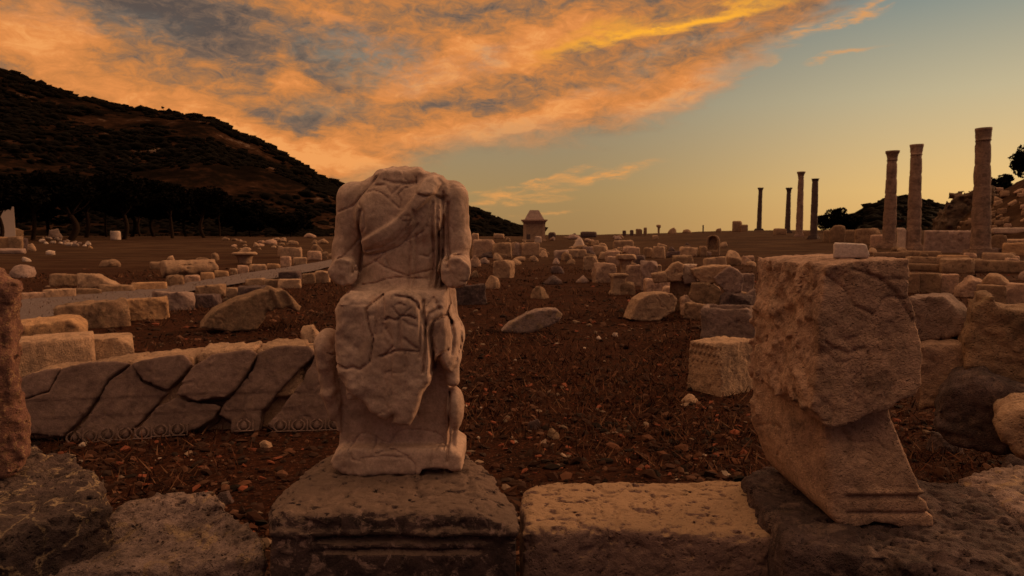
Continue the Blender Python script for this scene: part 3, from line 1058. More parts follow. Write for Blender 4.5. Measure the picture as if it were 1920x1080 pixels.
def shaft_extra(g, d, poly):
    # chipped upper right corner, scalloped hollows in the rough left side, a long fissure, worn lines of writing
    a = P(1712, 560, ST_Y)
    for px, py, Y, rr_ in ((1405, 600, 2.6, 0.05), (1430, 690, 2.45, 0.045), (1475, 590, 2.36, 0.03), (1455, 560, 2.5, 0.03), (1580, 530, ST_Y - 0.028, 0.035)):
        c = P(px, py, Y)
        d = smax(d, g.full(-(g.ell(c, (rr_, rr_ * 1.3, rr_ * 1.1)))), 0.03)
    lines = [(1548, 640), (1562, 654), (1574, 656), (1592, 664), (1606, 657), (1622, 653)], [(1628, 660), (1631, 684), (1627, 700), (1629, 728)], [(1655, 565), (1664, 557), (1676, 558), (1700, 560)], [(1560, 520), (1590, 545), (1600, 572), (1640, 590)], [(1600, 505), (1650, 520), (1680, 548), (1712, 600)]
    for L in lines:
        pp_ = [P(px, py, ST_Y)[[0, 2]] for px, py in L]
        d = d + g.full(0.009 * np.exp(-(g.line2(pp_) / 0.0042) ** 2) * np.where(g.y < ST_Y + 0.06, 1, 0))
    # worn letter strokes (Greek capitals barely left in the stone)
    rs_ = np.random.RandomState(5)
    strokes = []
    for row, (py, x0, x1) in enumerate(((632, 1580, 1610), (652, 1640, 1700), (700, 1590, 1700), (722, 1600, 1690), (742, 1560, 1680))):
        x = x0
        while x < x1:
            k = rs_.randint(0, 5)
            hgt = 11
            if k == 0:
                strokes += [[(x, py + hgt), (x + 4, py), (x + 8, py + hgt)]]
            elif k == 1:
                strokes += [[(x, py), (x, py + hgt)], [(x, py), (x + 7, py)], [(x, py + hgt), (x + 7, py + hgt)]]
            elif k == 2:
                strokes += [[(x + 4, py), (x + 4, py + hgt)], [(x, py), (x + 8, py)]]
            elif k == 3:
                strokes += [[(x, py + hgt), (x, py), (x + 7, py + hgt), (x + 7, py)]]
            x += 12 + rs_.randint(0, 5)
    if strokes:
        dd = None
        for L in strokes:
            pp_ = [P(px, py, ST_Y)[[0, 2]] for px, py in L]
            e = g.line2(pp_)
            dd = e if dd is None else np.minimum(dd, e)
        d = d + g.full(0.004 * np.exp(-(dd / 0.004) ** 2) * np.where(g.y < ST_Y + 0.04, 1, 0))
    return d


def foot_extra(g, d, poly):
    for py, wd, dep in ((938, 0.007, 0.012), (968, 0.006, 0.012), (928, 0.006, -0.008)):
        zc = P(1650, py, ST_Y)[2]
        d = d + g.full(dep * np.exp(-((g.z - zc) / wd) ** 2) * np.where(g.y < ST_Y + 0.1, 1, 0) * sstep(P(1585, py, ST_Y)[0], P(1600, py, ST_Y)[0], g.x))
    # the front of the foot falls back as it rises
    pl = g.plane(np.array([0, -0.956, 0.292]), -0.956 * (ST_Y + 0.005) + 0.292 * 0.59)
    d = smax(d, g.full(pl), 0.02)
    # left flank leans outward toward the back
    a_ = P(1545, 960, ST_Y + 0.02)
    b_ = P(1402, 780, ST_Y + 0.5)
    n = np.array([-(b_[1] - a_[1]), (b_[0] - a_[0])])
    n /= np.linalg.norm(n)
    d = smax(d, g.full(n[0] * (g.x - a_[0]) + n[1] * (g.y - a_[1]) + 0.022), 0.03)
    return d


stele_part('shaft', [(1545, 497), (1600, 488), (1708, 484), (1711, 520), (1705, 548), (1718, 590), (1722, 615), (1731, 640), (1731, 715), (1722, 742), (1690, 752), (1668, 772), (1640, 775), (1600, 795), (1560, 806), (1546, 796), (1520, 770), (1528, 700), (1534, 600)], ST_Y, 0.60, 71, 0.028, shaft_extra, r=0.010)
stele_part('foot', [(1500, 690), (1690, 690), (1694, 790), (1705, 830), (1715, 870), (1728, 910), (1740, 945), (1753, 968), (1754, 990), (1690, 992), (1668, 984), (1640, 982), (1618, 990), (1588, 993), (1570, 984), (1545, 958), (1522, 900), (1500, 850), (1485, 800)], ST_Y + 0.02, 0.52, 72, 0.026, foot_extra, r=0.012)
outline_stone('marble_offcut', [(1563, 459), (1566, 455), (1620, 457), (1625, 459), (1631, 478), (1628, 485), (1562, 484)], 2.30, 0.085, M['offcut'], 73, h=0.0035, r=0.006, amp=0.002, freq=30, zmin=P(1590, 485.0, 2.30)[2] - 0.004,
              label='small pale marble offcut lying on top of the broken stele', cat='marble piece', jit=0.001, low=0)
# ---------------------------------------------------------------- headless seated statue
def build_statue():
    YU, YL, YB = 2.57, 2.43, 2.50     # depths of the chest, the lap drapery and the base front
    org = np.array([P(745, 890, 2.6)[0], 2.62, ZP])
    g = Grid([-0.80, 2.36, ZP - 0.02], [-0.13, 2.83, 1.74], 0.0049)
    X_ = lambda px, py, Y: P(px, py, Y)
    xz = lambda L, Y: [X_(px, py, Y)[[0, 2]] for px, py in L]
    # trunk
    rib = g.ell(X_(752, 430, 2.68), (0.168, 0.105, 0.235))
    bel = g.ell(X_(748, 530, 2.68), (0.158, 0.100, 0.16))
    d = smin(rib, bel, 0.05)
    sh = g.ell(X_(756, 372, 2.69), (0.215, 0.088, 0.095))
    d = smin(d, sh, 0.05)
    d = smin(d, g.ell(X_(708, 405, 2.61), (0.085, 0.05, 0.085)), 0.05)
    d = smin(d, g.ell(X_(796, 402, 2.61), (0.08, 0.045, 0.08)), 0.05)
    # keep the trunk front fairly flat, as the figure is
    d = smax(d, g.full((YU - 0.015) - g.y + 0.0 * g.x), 0.03)
    neck = g.caps(X_(752, 352, 2.69), X_(752, 318, 2.69), 0.088, 0.074)
    d = smin(d, neck, 0.035)
    d = smin(d, g.prism(xz([(706, 352), (706, 326), (722, 318), (740, 319), (770, 313), (785, 314), (794, 326), (812, 322), (832, 330), (836, 352)], 2.66), 1, 2.62, 2.76, 0.03), 0.02)
    # broken, slightly hollow top of the neck
    pl = g.plane(np.array([-0.05, -0.25, 0.966]), np.array([-0.05, -0.25, 0.966]) @ X_(752, 317, 2.66))
    d = smax(d, g.full(pl), 0.012)
    # hips
    d = smin(d, g.ell(X_(748, 575, 2.68), (0.19, 0.12, 0.12)), 0.05)
    # arms
    la = smin(g.caps(X_(664, 374, 2.68), X_(652, 470, 2.68), 0.070, 0.050), g.caps(X_(650, 470, 2.68), X_(648, 500, 2.66), 0.050, 0.050), 0.03)
    ra = smin(g.caps(X_(846, 371, 2.68), X_(854, 450, 2.68), 0.068, 0.055), g.caps(X_(855, 450, 2.68), X_(853, 500, 2.66), 0.056, 0.054), 0.03)
    d = smin(d, la, 0.018)
    d = smin(d, ra, 0.016)
    # forearm stumps, cut off in front
    ls = g.caps(X_(648, 505, 2.68), X_(643, 511, 2.48), 0.055, 0.052)
    n = np.array([-0.10, -0.99, -0.06])
    ls = smax(ls, g.full(g.plane(n, n @ X_(643, 511, 2.515))), 0.012)
    rs_ = g.caps(X_(853, 500, 2.68), X_(851, 512, 2.46), 0.062, 0.060)
    n = np.array([-0.34, -0.93, -0.10])
    rs_ = smax(rs_, g.full(g.plane(n, n @ X_(848, 513, 2.50))), 0.012)
    d = smin(d, ls, 0.012)
    d = smin(d, rs_, 0.012)
    # --- lap and drapery
    lap = g.ell(X_(745, 590, 2.58), (0.205, 0.14, 0.10))
    low = smin(lap, g.caps(X_(690, 565, 2.66), X_(672, 588, 2.53), 0.085, 0.078), 0.04)
    low = smin(low, g.caps(X_(800, 560, 2.66), X_(800, 590, 2.53), 0.09, 0.080), 0.04)
    d = smin(d, low, 0.03)
    knee = g.prism(xz([(654, 548), (636, 562), (629, 585), (626, 620), (625, 672), (632, 700), (652, 728), (676, 745), (715, 740), (712, 640), (706, 580), (690, 556)], YL), 1, YL - 0.015, 2.64, 0.05)
    drape = g.prism(xz([(690, 575), (725, 552), (760, 548), (785, 556), (795, 580), (806, 640), (812, 680), (803, 718), (788, 742), (780, 768), (776, 784), (768, 800), (748, 800), (732, 796), (740, 778), (735, 781), (721, 791), (700, 780), (691, 776), (676, 755), (652, 750), (636, 715), (640, 640)], YL), 1, YL - 0.005, 2.62, 0.028)
    d = smin(d, knee, 0.025)
    d = smin(d, drape, 0.022)
    side = g.prism(xz([(780, 545), (815, 548), (834, 545), (840, 600), (846, 640), (842, 700), (828, 690), (815, 668), (806, 700), (796, 720), (786, 660)], 2.47), 1, 2.475, 2.70, 0.05)
    d = smin(d, side, 0.02)
    # the cloth hollows between the knees and bulges over the right leg
    d = smin(d, g.caps(X_(752, 575, 2.46), X_(752, 750, 2.47), 0.05, 0.035), 0.06)
    # throne
    thr = g.prism(xz([(640, 600), (836, 600), (842, 700), (842, 868), (632, 868), (633, 720)], 2.56), 1, 2.575, 2.80, 0.015)
    d = smin(d, thr, 0.012)
    bk = g.prism(xz([(655, 560), (838, 538), (842, 600), (850, 640), (640, 640)], 2.68), 1, 2.62, 2.80, 0.04)
    d = smin(d, bk, 0.015)
    base = g.prism(xz([(634, 842), (845, 842), (866, 858), (866, 884), (845, 889), (800, 893), (640, 893), (622, 884), (616, 868), (622, 852)], YB), 1, 2.50, 2.80, 0.025)
    d = smin(d, base, 0.008)
    # recess between the two foot fragments of the base
    d = smax(d, -g.prism(xz([(786, 894), (790, 882), (812, 877), (838, 880), (850, 890), (845, 900), (786, 900)], YB), 1, 2.40, 2.56, 0.01), 0.008)
    # throne arm on the left: rounded front and lion leg
    d = smin(d, g.ell(X_(614, 648, 2.60), (0.044, 0.10, 0.066)), 0.012)
    d = smin(d, g.caps(X_(612, 665, 2.55), X_(618, 735, 2.56), 0.036, 0.026), 0.02)
    d = smin(d, g.caps(X_(618, 735, 2.56), X_(626, 780, 2.57), 0.030, 0.020), 0.02)
    d = smin(d, g.caps(X_(630, 745, 2.56), X_(636, 805, 2.57), 0.016, 0.010), 0.01)
    # throne arm on the right: flared side folds and a lion leg with its paw
    d = smin(d, g.ell(X_(851, 628, 2.62), (0.042, 0.10, 0.072)), 0.02)
    d = smin(d, g.ell(X_(845, 665, 2.58), (0.040, 0.08, 0.060)), 0.02)
    d = smin(d, g.caps(X_(842, 548, 2.68), X_(844, 620, 2.66), 0.026, 0.034), 0.015)
    d = smin(d, g.caps(X_(846, 690, 2.56), X_(848, 712, 2.55), 0.030, 0.026), 0.012)
    d = smin(d, g.ell(X_(853, 765, 2.58), (0.036, 0.06, 0.085)), 0.012)
    d = smin(d, g.caps(X_(844, 790, 2.55), X_(842, 850, 2.55), 0.014, 0.009), 0.008)
    d = smin(d, g.caps(X_(853, 800, 2.57), X_(851, 850, 2.56), 0.016, 0.011), 0.006)
    d = smin(d, g.caps(X_(852, 850, 2.56), X_(850, 872, 2.53), 0.013, 0.016), 0.006)
    d = smin(d, g.caps(X_(845, 850, 2.55), X_(842, 870, 2.53), 0.010, 0.013), 0.006)

    def groove(L, Y, dep, wd, ymax, k=1.0):
        nonlocal d
        f = g.line2(xz(L, Y))
        if Y == YL:
            wd, dep = max(wd * 0.8, 0.0032), dep * 0.85
        k_ = int(np.searchsorted(g.ax[1], ymax))
        d[:, :k_, :] += (dep * np.exp(-(f / wd) ** 2)).astype(np.float32)

    def ridge_poly(poly, Y, hgt, ymax, soft=0.008):
        nonlocal d
        A, B = np.meshgrid(g.ax[0], g.ax[2], indexing='ij')
        f = poly_sdf(np.stack([A.ravel(), B.ravel()], 1), np.array(xz(poly, Y))).reshape(A.shape)[:, None, :]
        k_ = int(np.searchsorted(g.ax[1], ymax))
        d[:, :k_, :] -= (hgt * (1 - sstep(-soft, soft, f))).astype(np.float32)

    # rolled sash from the left hip to the right shoulder
    ridge_poly([(671, 452), (695, 440), (722, 425), (745, 408), (762, 388), (780, 360), (792, 336), (812, 328), (824, 345), (815, 362), (800, 378), (786, 392), (778, 402), (774, 420), (758, 440), (735, 458), (712, 468), (688, 476), (676, 474)], YU, 0.020, 2.66)
    groove([(684, 470), (715, 464), (740, 450), (760, 432), (775, 410), (776, 396)], YU, 0.014, 0.006, 2.66)
    groove([(700, 462), (728, 452), (752, 432), (768, 405)], YU, 0.005, 0.006, 2.66)
    groove([(674, 478), (700, 477), (722, 472), (748, 462), (762, 448), (784, 420)], YU, 0.010, 0.004, 2.66)
    ridge_poly([(780, 352), (800, 326), (826, 330), (840, 345), (838, 365), (810, 367), (783, 366)], YU, 0.010, 2.70)
    groove([(780, 363), (796, 368), (815, 366), (828, 372)], YU, 0.010, 0.003, 2.66)
    # hanging folds beside the right arm
    for xa, xb, y0, y1, dp, wd in ((811, 808, 380, 536, 0.010, 0.006), (820, 818, 372, 538, 0.010, 0.005), (829, 826, 360, 538, 0.013, 0.006), (768, 766, 455, 538, 0.006, 0.005), (780, 777, 440, 538, 0.007, 0.005), (790, 792, 410, 480, 0.004, 0.005)):
        groove([(xa, y0), ((xa + xb) / 2 - 1, (y0 + y1) / 2), (xb, y1)], YU, dp, wd, 2.67)
    for xa, xb in ((815, 812), (824, 822), (773, 771)):
        groove([(xa, 385), (xb, 536)], YU, -0.006, 0.006, 2.66)
    # arm openings
    groove([(838, 380), (835, 415), (836, 455), (842, 500)], YU, 0.016, 0.006, 2.68)
    groove([(674, 395), (668, 425), (670, 470), (666, 510)], YU, 0.014, 0.006, 2.68)
    groove([(836, 490), (850, 480), (868, 478), (880, 488)], YU, 0.010, 0.004, 2.62)
    groove([(628, 486), (645, 480), (665, 486)], YU, 0.008, 0.004, 2.62)
    # relief of the chest
    groove([(685, 360), (698, 356), (715, 362), (732, 376), (748, 390)], YU, 0.006, 0.003, 2.66)
    groove([(700, 346), (720, 345), (733, 364), (748, 348), (775, 342)], YU, 0.006, 0.004, 2.66)
    groove([(716, 336), (735, 342), (760, 343), (778, 340)], YU, 0.008, 0.005, 2.68)
    # cracks where the fragments were rejoined
    for L in ([(627, 396), (645, 390), (658, 384), (672, 366), (690, 346), (704, 326)], [(668, 422), (664, 448), (652, 466), (638, 480)], [(671, 382), (682, 400), (684, 425), (676, 436)],
              [(672, 505), (698, 492), (715, 480), (716, 472)], [(702, 490), (718, 500), (742, 510), (763, 518), (785, 512), (806, 508)], [(720, 474), (722, 488), (727, 498)],
              [(674, 535), (700, 532), (722, 524), (745, 520), (765, 522), (800, 524)], [(785, 478), (800, 482), (808, 470)], [(750, 390), (752, 378), (745, 365), (756, 352), (778, 345), (776, 330)],
              [(808, 385), (805, 410), (796, 432), (775, 444), (760, 452)], [(818, 440), (826, 425), (822, 410)]):
        groove(L, YU, 0.0075, 0.0032, 2.68)
    # lap: channel, folds, ring and crossing creases
    groove([(712, 556), (700, 566), (687, 580), (691, 603), (695, 620), (701, 637), (698, 655), (694, 676)], YL, 0.016, 0.0045, 2.60)
    groove([(707, 564), (707, 600), (704, 628)], YL, 0.009, 0.006, 2.56)
    groove([(720, 562), (720, 600), (716, 625)], YL, 0.007, 0.004, 2.56)
    groove([(750, 600), (750, 655)], YL, 0.013, 0.010, 2.56)
    groove([(737, 657), (760, 656), (786, 660)], YL, 0.012, 0.003, 2.56)
    groove([(735, 660), (735, 740)], YL, 0.006, 0.004, 2.56)
    groove([(760, 660), (760, 742)], YL, 0.006, 0.004, 2.56)
    groove([(739, 575), (746, 586), (752, 592), (762, 586), (771, 576)], YL, 0.008, 0.004, 2.56)
    groove([(744, 571), (752, 568), (760, 571)], YL, 0.008, 0.004, 2.56)
    groove([(723, 600), (730, 594), (744, 600), (754, 592), (768, 591), (779, 597)], YL, 0.015, 0.0042, 2.56)
    groove([(757, 598), (768, 608), (780, 612)], YL, 0.007, 0.005, 2.56)
    groove([(721, 608), (728, 622), (736, 635)], YL, 0.008, 0.006, 2.56)
    groove([(716, 668), (726, 662), (738, 648)], YL, 0.012, 0.004, 2.56)
    groove([(712, 668), (738, 660)], YL, 0.010, 0.003, 2.56)
    groove([(760, 634), (772, 646), (786, 656)], YL, 0.010, 0.006, 2.56)
    groove([(626, 681), (640, 686), (650, 690), (663, 687), (676, 692), (684, 686), (694, 678)], YL, 0.014, 0.005, 2.58)
    groove([(742, 554), (768, 558), (782, 568), (789, 590), (788, 625), (787, 670)], YL, 0.014, 0.005, 2.56)
    for L, dp in (([(793, 566), (797, 610), (799, 650), (795, 696)], 0.017), ([(832, 594), (812, 602), (806, 630), (810, 668), (808, 700)], 0.017), ([(823, 579), (804, 588), (799, 610)], 0.012),
                  ([(820, 672), (828, 664), (838, 659)], 0.012), ([(838, 545), (836, 590), (842, 615)], 0.012), ([(846, 560), (846, 596), (858, 612), (868, 628)], 0.010), ([(800, 575), (812, 560), (822, 580)], 0.009),
                  ([(842, 610), (848, 635), (845, 668)], 0.010), ([(858, 618), (860, 650), (852, 684)], 0.008)):
        groove(L, 2.46, dp, 0.005, 2.62)
    ridge_poly([(815, 640), (832, 600), (838, 620), (836, 660), (816, 674)], 2.46, 0.010, 2.6)
    # mended corner and arcs on the throne front and base
    for L in ([(676, 861), (700, 857), (723, 856), (750, 857), (769, 861), (778, 870), (779, 890)], [(659, 834), (666, 826), (678, 822), (690, 828)], [(698, 830), (699, 842), (702, 853)], [(700, 832), (712, 840), (726, 843), (733, 830), (741, 820), (756, 816), (790, 818), (812, 822), (825, 830), (832, 845)],
              [(676, 865), (660, 862), (652, 846), (662, 832)], [(705, 852), (722, 846), (742, 846), (765, 856)], [(612, 664), (616, 668), (626, 668)]):
        groove(L, YB, 0.006, 0.0032, 2.60)
    groove([(842, 740), (841, 800), (839, 862)], 2.53, 0.014, 0.004, 2.60)
    # stone surface
    kx = P(690, 690, YL)
    g.rough(d, 0.012, 18, 5, 3, gate=lambda p: sstep(-0.05, 0.03, (P(0, 545, YL)[2] - p[:, 2])) * (1 - sstep(kx[0] - 0.02, kx[0] + 0.03, p[:, 0])) * (p[:, 1] < 2.56))
    zb = P(0, 720, YL)[2]
    g.rough(d, 0.010, 22, 4, 8, gate=lambda p: np.exp(-((p[:, 2] - zb) / 0.06) ** 2) * (p[:, 1] < 2.56))
    g.rough(d, 0.010, 24, 3, 6, gate=lambda p: sstep(1.66, 1.69, p[:, 2]) + ((p[:, 1] < 2.54) & (p[:, 2] > 1.2) & (p[:, 2] < 1.38)))
    g.rough(d, 0.0022, 30, 4, 4)
    g.rough(d, 0.0015, 70, 2, 14)
    g.cracks(d, 0.004, 6, 0.015, 3, 0.1)
    g.rough(d, 0.003, 6, 2, 5)
    me = g.mesh(d, 'headless_statue', org)
    o = link('headless_statue', me, M['statue'], loc=org)
    return tag(o, 'headless draped marble statue seated on a throne, arms broken off', 'statue')


statue = build_statue()
# ---------------------------------------------------------------- broken architrave lying in the soil
AA = ground_hit(60, 832)
BB = ground_hit(618, 806)
AA[2] = BB[2] = min(AA[2], BB[2])
Uv = (BB - AA) / np.linalg.norm(BB - AA)
Vv = np.array([0.0, 0.38, 1.0])
Vv -= Uv * (Vv @ Uv)
Vv /= np.linalg.norm(Vv)
Nv = np.cross(Vv, Uv)
Nv = Nv if Nv[1] > 0 else -Nv
AMAT = Matrix([[Uv[0], Nv[0], Vv[0], AA[0]], [Uv[1], Nv[1], Vv[1], AA[1]], [Uv[2], Nv[2], Vv[2], AA[2]], [0, 0, 0, 1]])
CAMP = np.array([0, 0, CAM_H])


def on_face(px, py, back=0.0):
    d_ = ray(px, py)
    a0_ = AA + Nv * back
    t = ((a0_ - CAMP) @ Nv) / (d_ @ Nv)
    p = CAMP + d_ * t - AA
    return np.array([p @ Uv, p @ Vv])


arch = empty('broken_architrave', (0, 0, 0))
arch.matrix_world = AMAT
tag(arch, 'long cracked dressed architrave block with egg and dart border, lying behind the headless statue', 'architrave block')
FR = [
    ([(34, 712), (60, 700), (112, 690), (90, 733), (58, 742), (34, 750)], 0.00, 1),
    ([(34, 752), (60, 745), (92, 736), (116, 690), (160, 680), (215, 677), (241, 682), (199, 713), (184, 740), (164, 770), (140, 798), (116, 822), (60, 815), (34, 815)], 0.0, 2),
    ([(246, 684), (263, 716), (312, 735), (291, 760), (262, 791), (236, 815), (205, 835), (120, 838), (122, 824), (144, 800), (168, 771), (188, 741), (203, 714)], 0.014, 3),
    ([(249, 681), (300, 672), (345, 667), (361, 684), (341, 705), (315, 729), (269, 713)], -0.018, 4),
    ([(331, 744), (352, 752), (415, 761), (400, 786), (380, 800), (335, 820), (215, 838), (240, 816), (265, 792), (294, 762), (315, 750)], 0.0, 5),
    ([(365, 687), (400, 664), (470, 658), (481, 664), (471, 684), (441, 729), (426, 745), (370, 752), (333, 741), (346, 714)], -0.022, 6),
    ([(485, 660), (520, 649), (578, 650), (590, 662), (560, 690), (520, 735), (492, 770), (486, 812), (430, 815), (430, 790), (406, 778), (422, 750), (446, 728), (476, 690)], 0.012, 7),
    ([(594, 662), (640, 676), (640, 806), (510, 812), (500, 795), (531, 760), (568, 715)], 0.0, 8),
]
for poly, off, seed in FR:
    pts = poly_clean([on_face(px, py) for px, py in poly], 0.07, 0.006, seed)
    g = Grid([pts[:, 0].min() - 0.02, -0.05, pts[:, 1].min() - 0.02], [pts[:, 0].max() + 0.02, 0.42, pts[:, 1].max() + 0.02], 0.0105)
    d = g.prism(pts, 1, off, 0.36, 0.012) - 0.0065
    # two shallow fascia steps run the whole length of the face
    for vv_, dp in ((0.30, 0.010), (0.175, 0.012)):
        d = d + g.full(dp * (1 - sstep(-0.004, 0.004, g.z - vv_ - 0.0)) * np.where(g.y < 0.1, 1, 0) * 0.6)
    g.rough(d, 0.009, 9, 5, seed)
    g.rough(d, 0.005, 30, 3, seed + 2, ridged=True)
    g.cracks(d, 0.010, 4, 0.03, seed, 0.0)
    g.rough(d, 0.03, 8, 5, seed + 20, gate=lambda p: sstep(0.03, 0.12, p[:, 1]))
    link('fragment', g.mesh(d, 'fragment'), M['face'], parent=arch)
# rough backing stone whose level top shows over the tilted face
for (xa, ya, xb, yb), y1, seed in (((34, 708, 242, 680), 0.42, 31), ((236, 680, 362, 670), 0.52, 32), ((356, 668, 476, 658), 0.45, 33), ((470, 660, 640, 664), 0.55, 34), ((486, 655, 572, 650), 0.42, 35)):
    L, R = on_face(xa, ya), on_face(xb, yb)
    back_w = np.array([0.0, 1.0, 0.0 + 0.03 * (seed % 2)])
    bl = np.array([back_w @ Uv, back_w @ Nv, back_w @ Vv])
    ln_ = np.array([R[0] - L[0], 0.0, R[1] - L[1]])
    nn_ = np.cross(ln_, bl)
    nn_ = nn_ / np.linalg.norm(nn_) * (1 if nn_[2] > 0 else -1)
    hi_ = max(L[1], R[1]) + 0.35
    g = Grid([L[0], 0.02, 0.02 if seed != 35 else 0.3], [R[0], y1 + 0.05, hi_], 0.014)
    d = g.full(np.maximum(L[0] + 0.01 - g.x, g.x - R[0] + 0.01))
    ys_ = 0.13 if seed in (33, 34) else 0.06
    d = smax(d, g.full(np.abs(g.y - (ys_ + y1) / 2) - (y1 - ys_) / 2), 0.03)
    d = smax(d, g.full(g.plane(nn_, nn_ @ np.array([L[0], 0.0, L[1]]))), 0.02)
    d = smax(d, g.full(0.04 - g.z), 0.01)
    g.rough(d, 0.022, 7, 5, seed)
    g.rough(d, 0.010, 26, 3, seed + 4, ridged=True)
    link('backing_stone', g.mesh(d, 'backing_stone'), M['tan'], parent=arch)


def egg_mesh():
    """One egg inside its shell with a dart beside it, about 0.13 m wide; -y faces out."""
    vs, fs = [], []

    def add(v, f):
        b = sum(len(a) for a in vs)
        vs.append(np.asarray(v, float))
        fs.extend([[i + b for i in q_] for q_ in f])

    def tube(pts, rad, n=6):
        V, F_ = [], []
        for i, p in enumerate(pts):
            p = np.asarray(p, float)
            t_ = np.asarray(pts[min(i + 1, len(pts) - 1)], float) - np.asarray(pts[max(i - 1, 0)], float)
            t_ /= np.linalg.norm(t_)
            s_ = np.cross(t_, [0, 1, 0])
            for k in range(n):
                a_ = 2 * math.pi * k / n
                V.append(p + rad * (math.cos(a_) * s_ + math.sin(a_) * np.array([0, 1, 0])))
        for i in range(len(pts) - 1):
            for k in range(n):
                F_.append([i * n + k, i * n + (k + 1) % n, (i + 1) * n + (k + 1) % n, (i + 1) * n + k])
        add(V, F_)
    # egg
    nu_, nv_ = 10, 7
    V = []
    for i in range(nu_):
        for j in range(nv_):
            th = 2 * math.pi * i / nu_
            ph = math.pi * j / (nv_ - 1)
            z = -math.cos(ph)
            rx = math.sin(ph) * (0.027 - 0.005 * z)
            V.append([rx * math.cos(th), -0.014 * math.sin(ph) * math.sin(th), 0.038 * z])
    F_ = [[i * nv_ + j, ((i + 1) % nu_) * nv_ + j, ((i + 1) % nu_) * nv_ + j + 1, i * nv_ + j + 1] for i in range(nu_) for j in range(nv_ - 1)]
    add(V, F_)
    arc = [(-0.012, -0.01, 0.052)] + [(0.045 * math.cos(a_), -0.012, 0.048 * math.sin(a_) - 0.002) for a_ in np.linspace(math.radians(115), math.radians(245), 9)]
    tube(arc, 0.0075)
    tube([(-p[0], p[1], p[2]) for p in arc], 0.0075)
    tube([(0.064, -0.01, 0.045), (0.064, -0.014, 0.0), (0.064, -0.008, -0.045)], 0.0065)
    tube([(0.054, -0.008, 0.05), (0.064, -0.01, 0.02), (0.074, -0.008, 0.05)], 0.005)
    tube([(-0.06, -0.012, -0.052), (0.07, -0.012, -0.052)], 0.0075)
    return mesh_from('egg_ornament', np.concatenate(vs), np.array(fs))


eggm = egg_mesh()
eggm.materials.append(M['face'])
for px, py in ((140, 822), (170, 820), (203, 816), (236, 815), (268, 813), (302, 809), (334, 807), (458, 799), (526, 800), (560, 799), (594, 798), (628, 797)):
    u, v = on_face(px, py)
    e = link('egg_ornament', eggm, parent=arch, loc=(u, -0.004, v + 0.005))
    e.scale = (1.0, 1.1, 0.8)


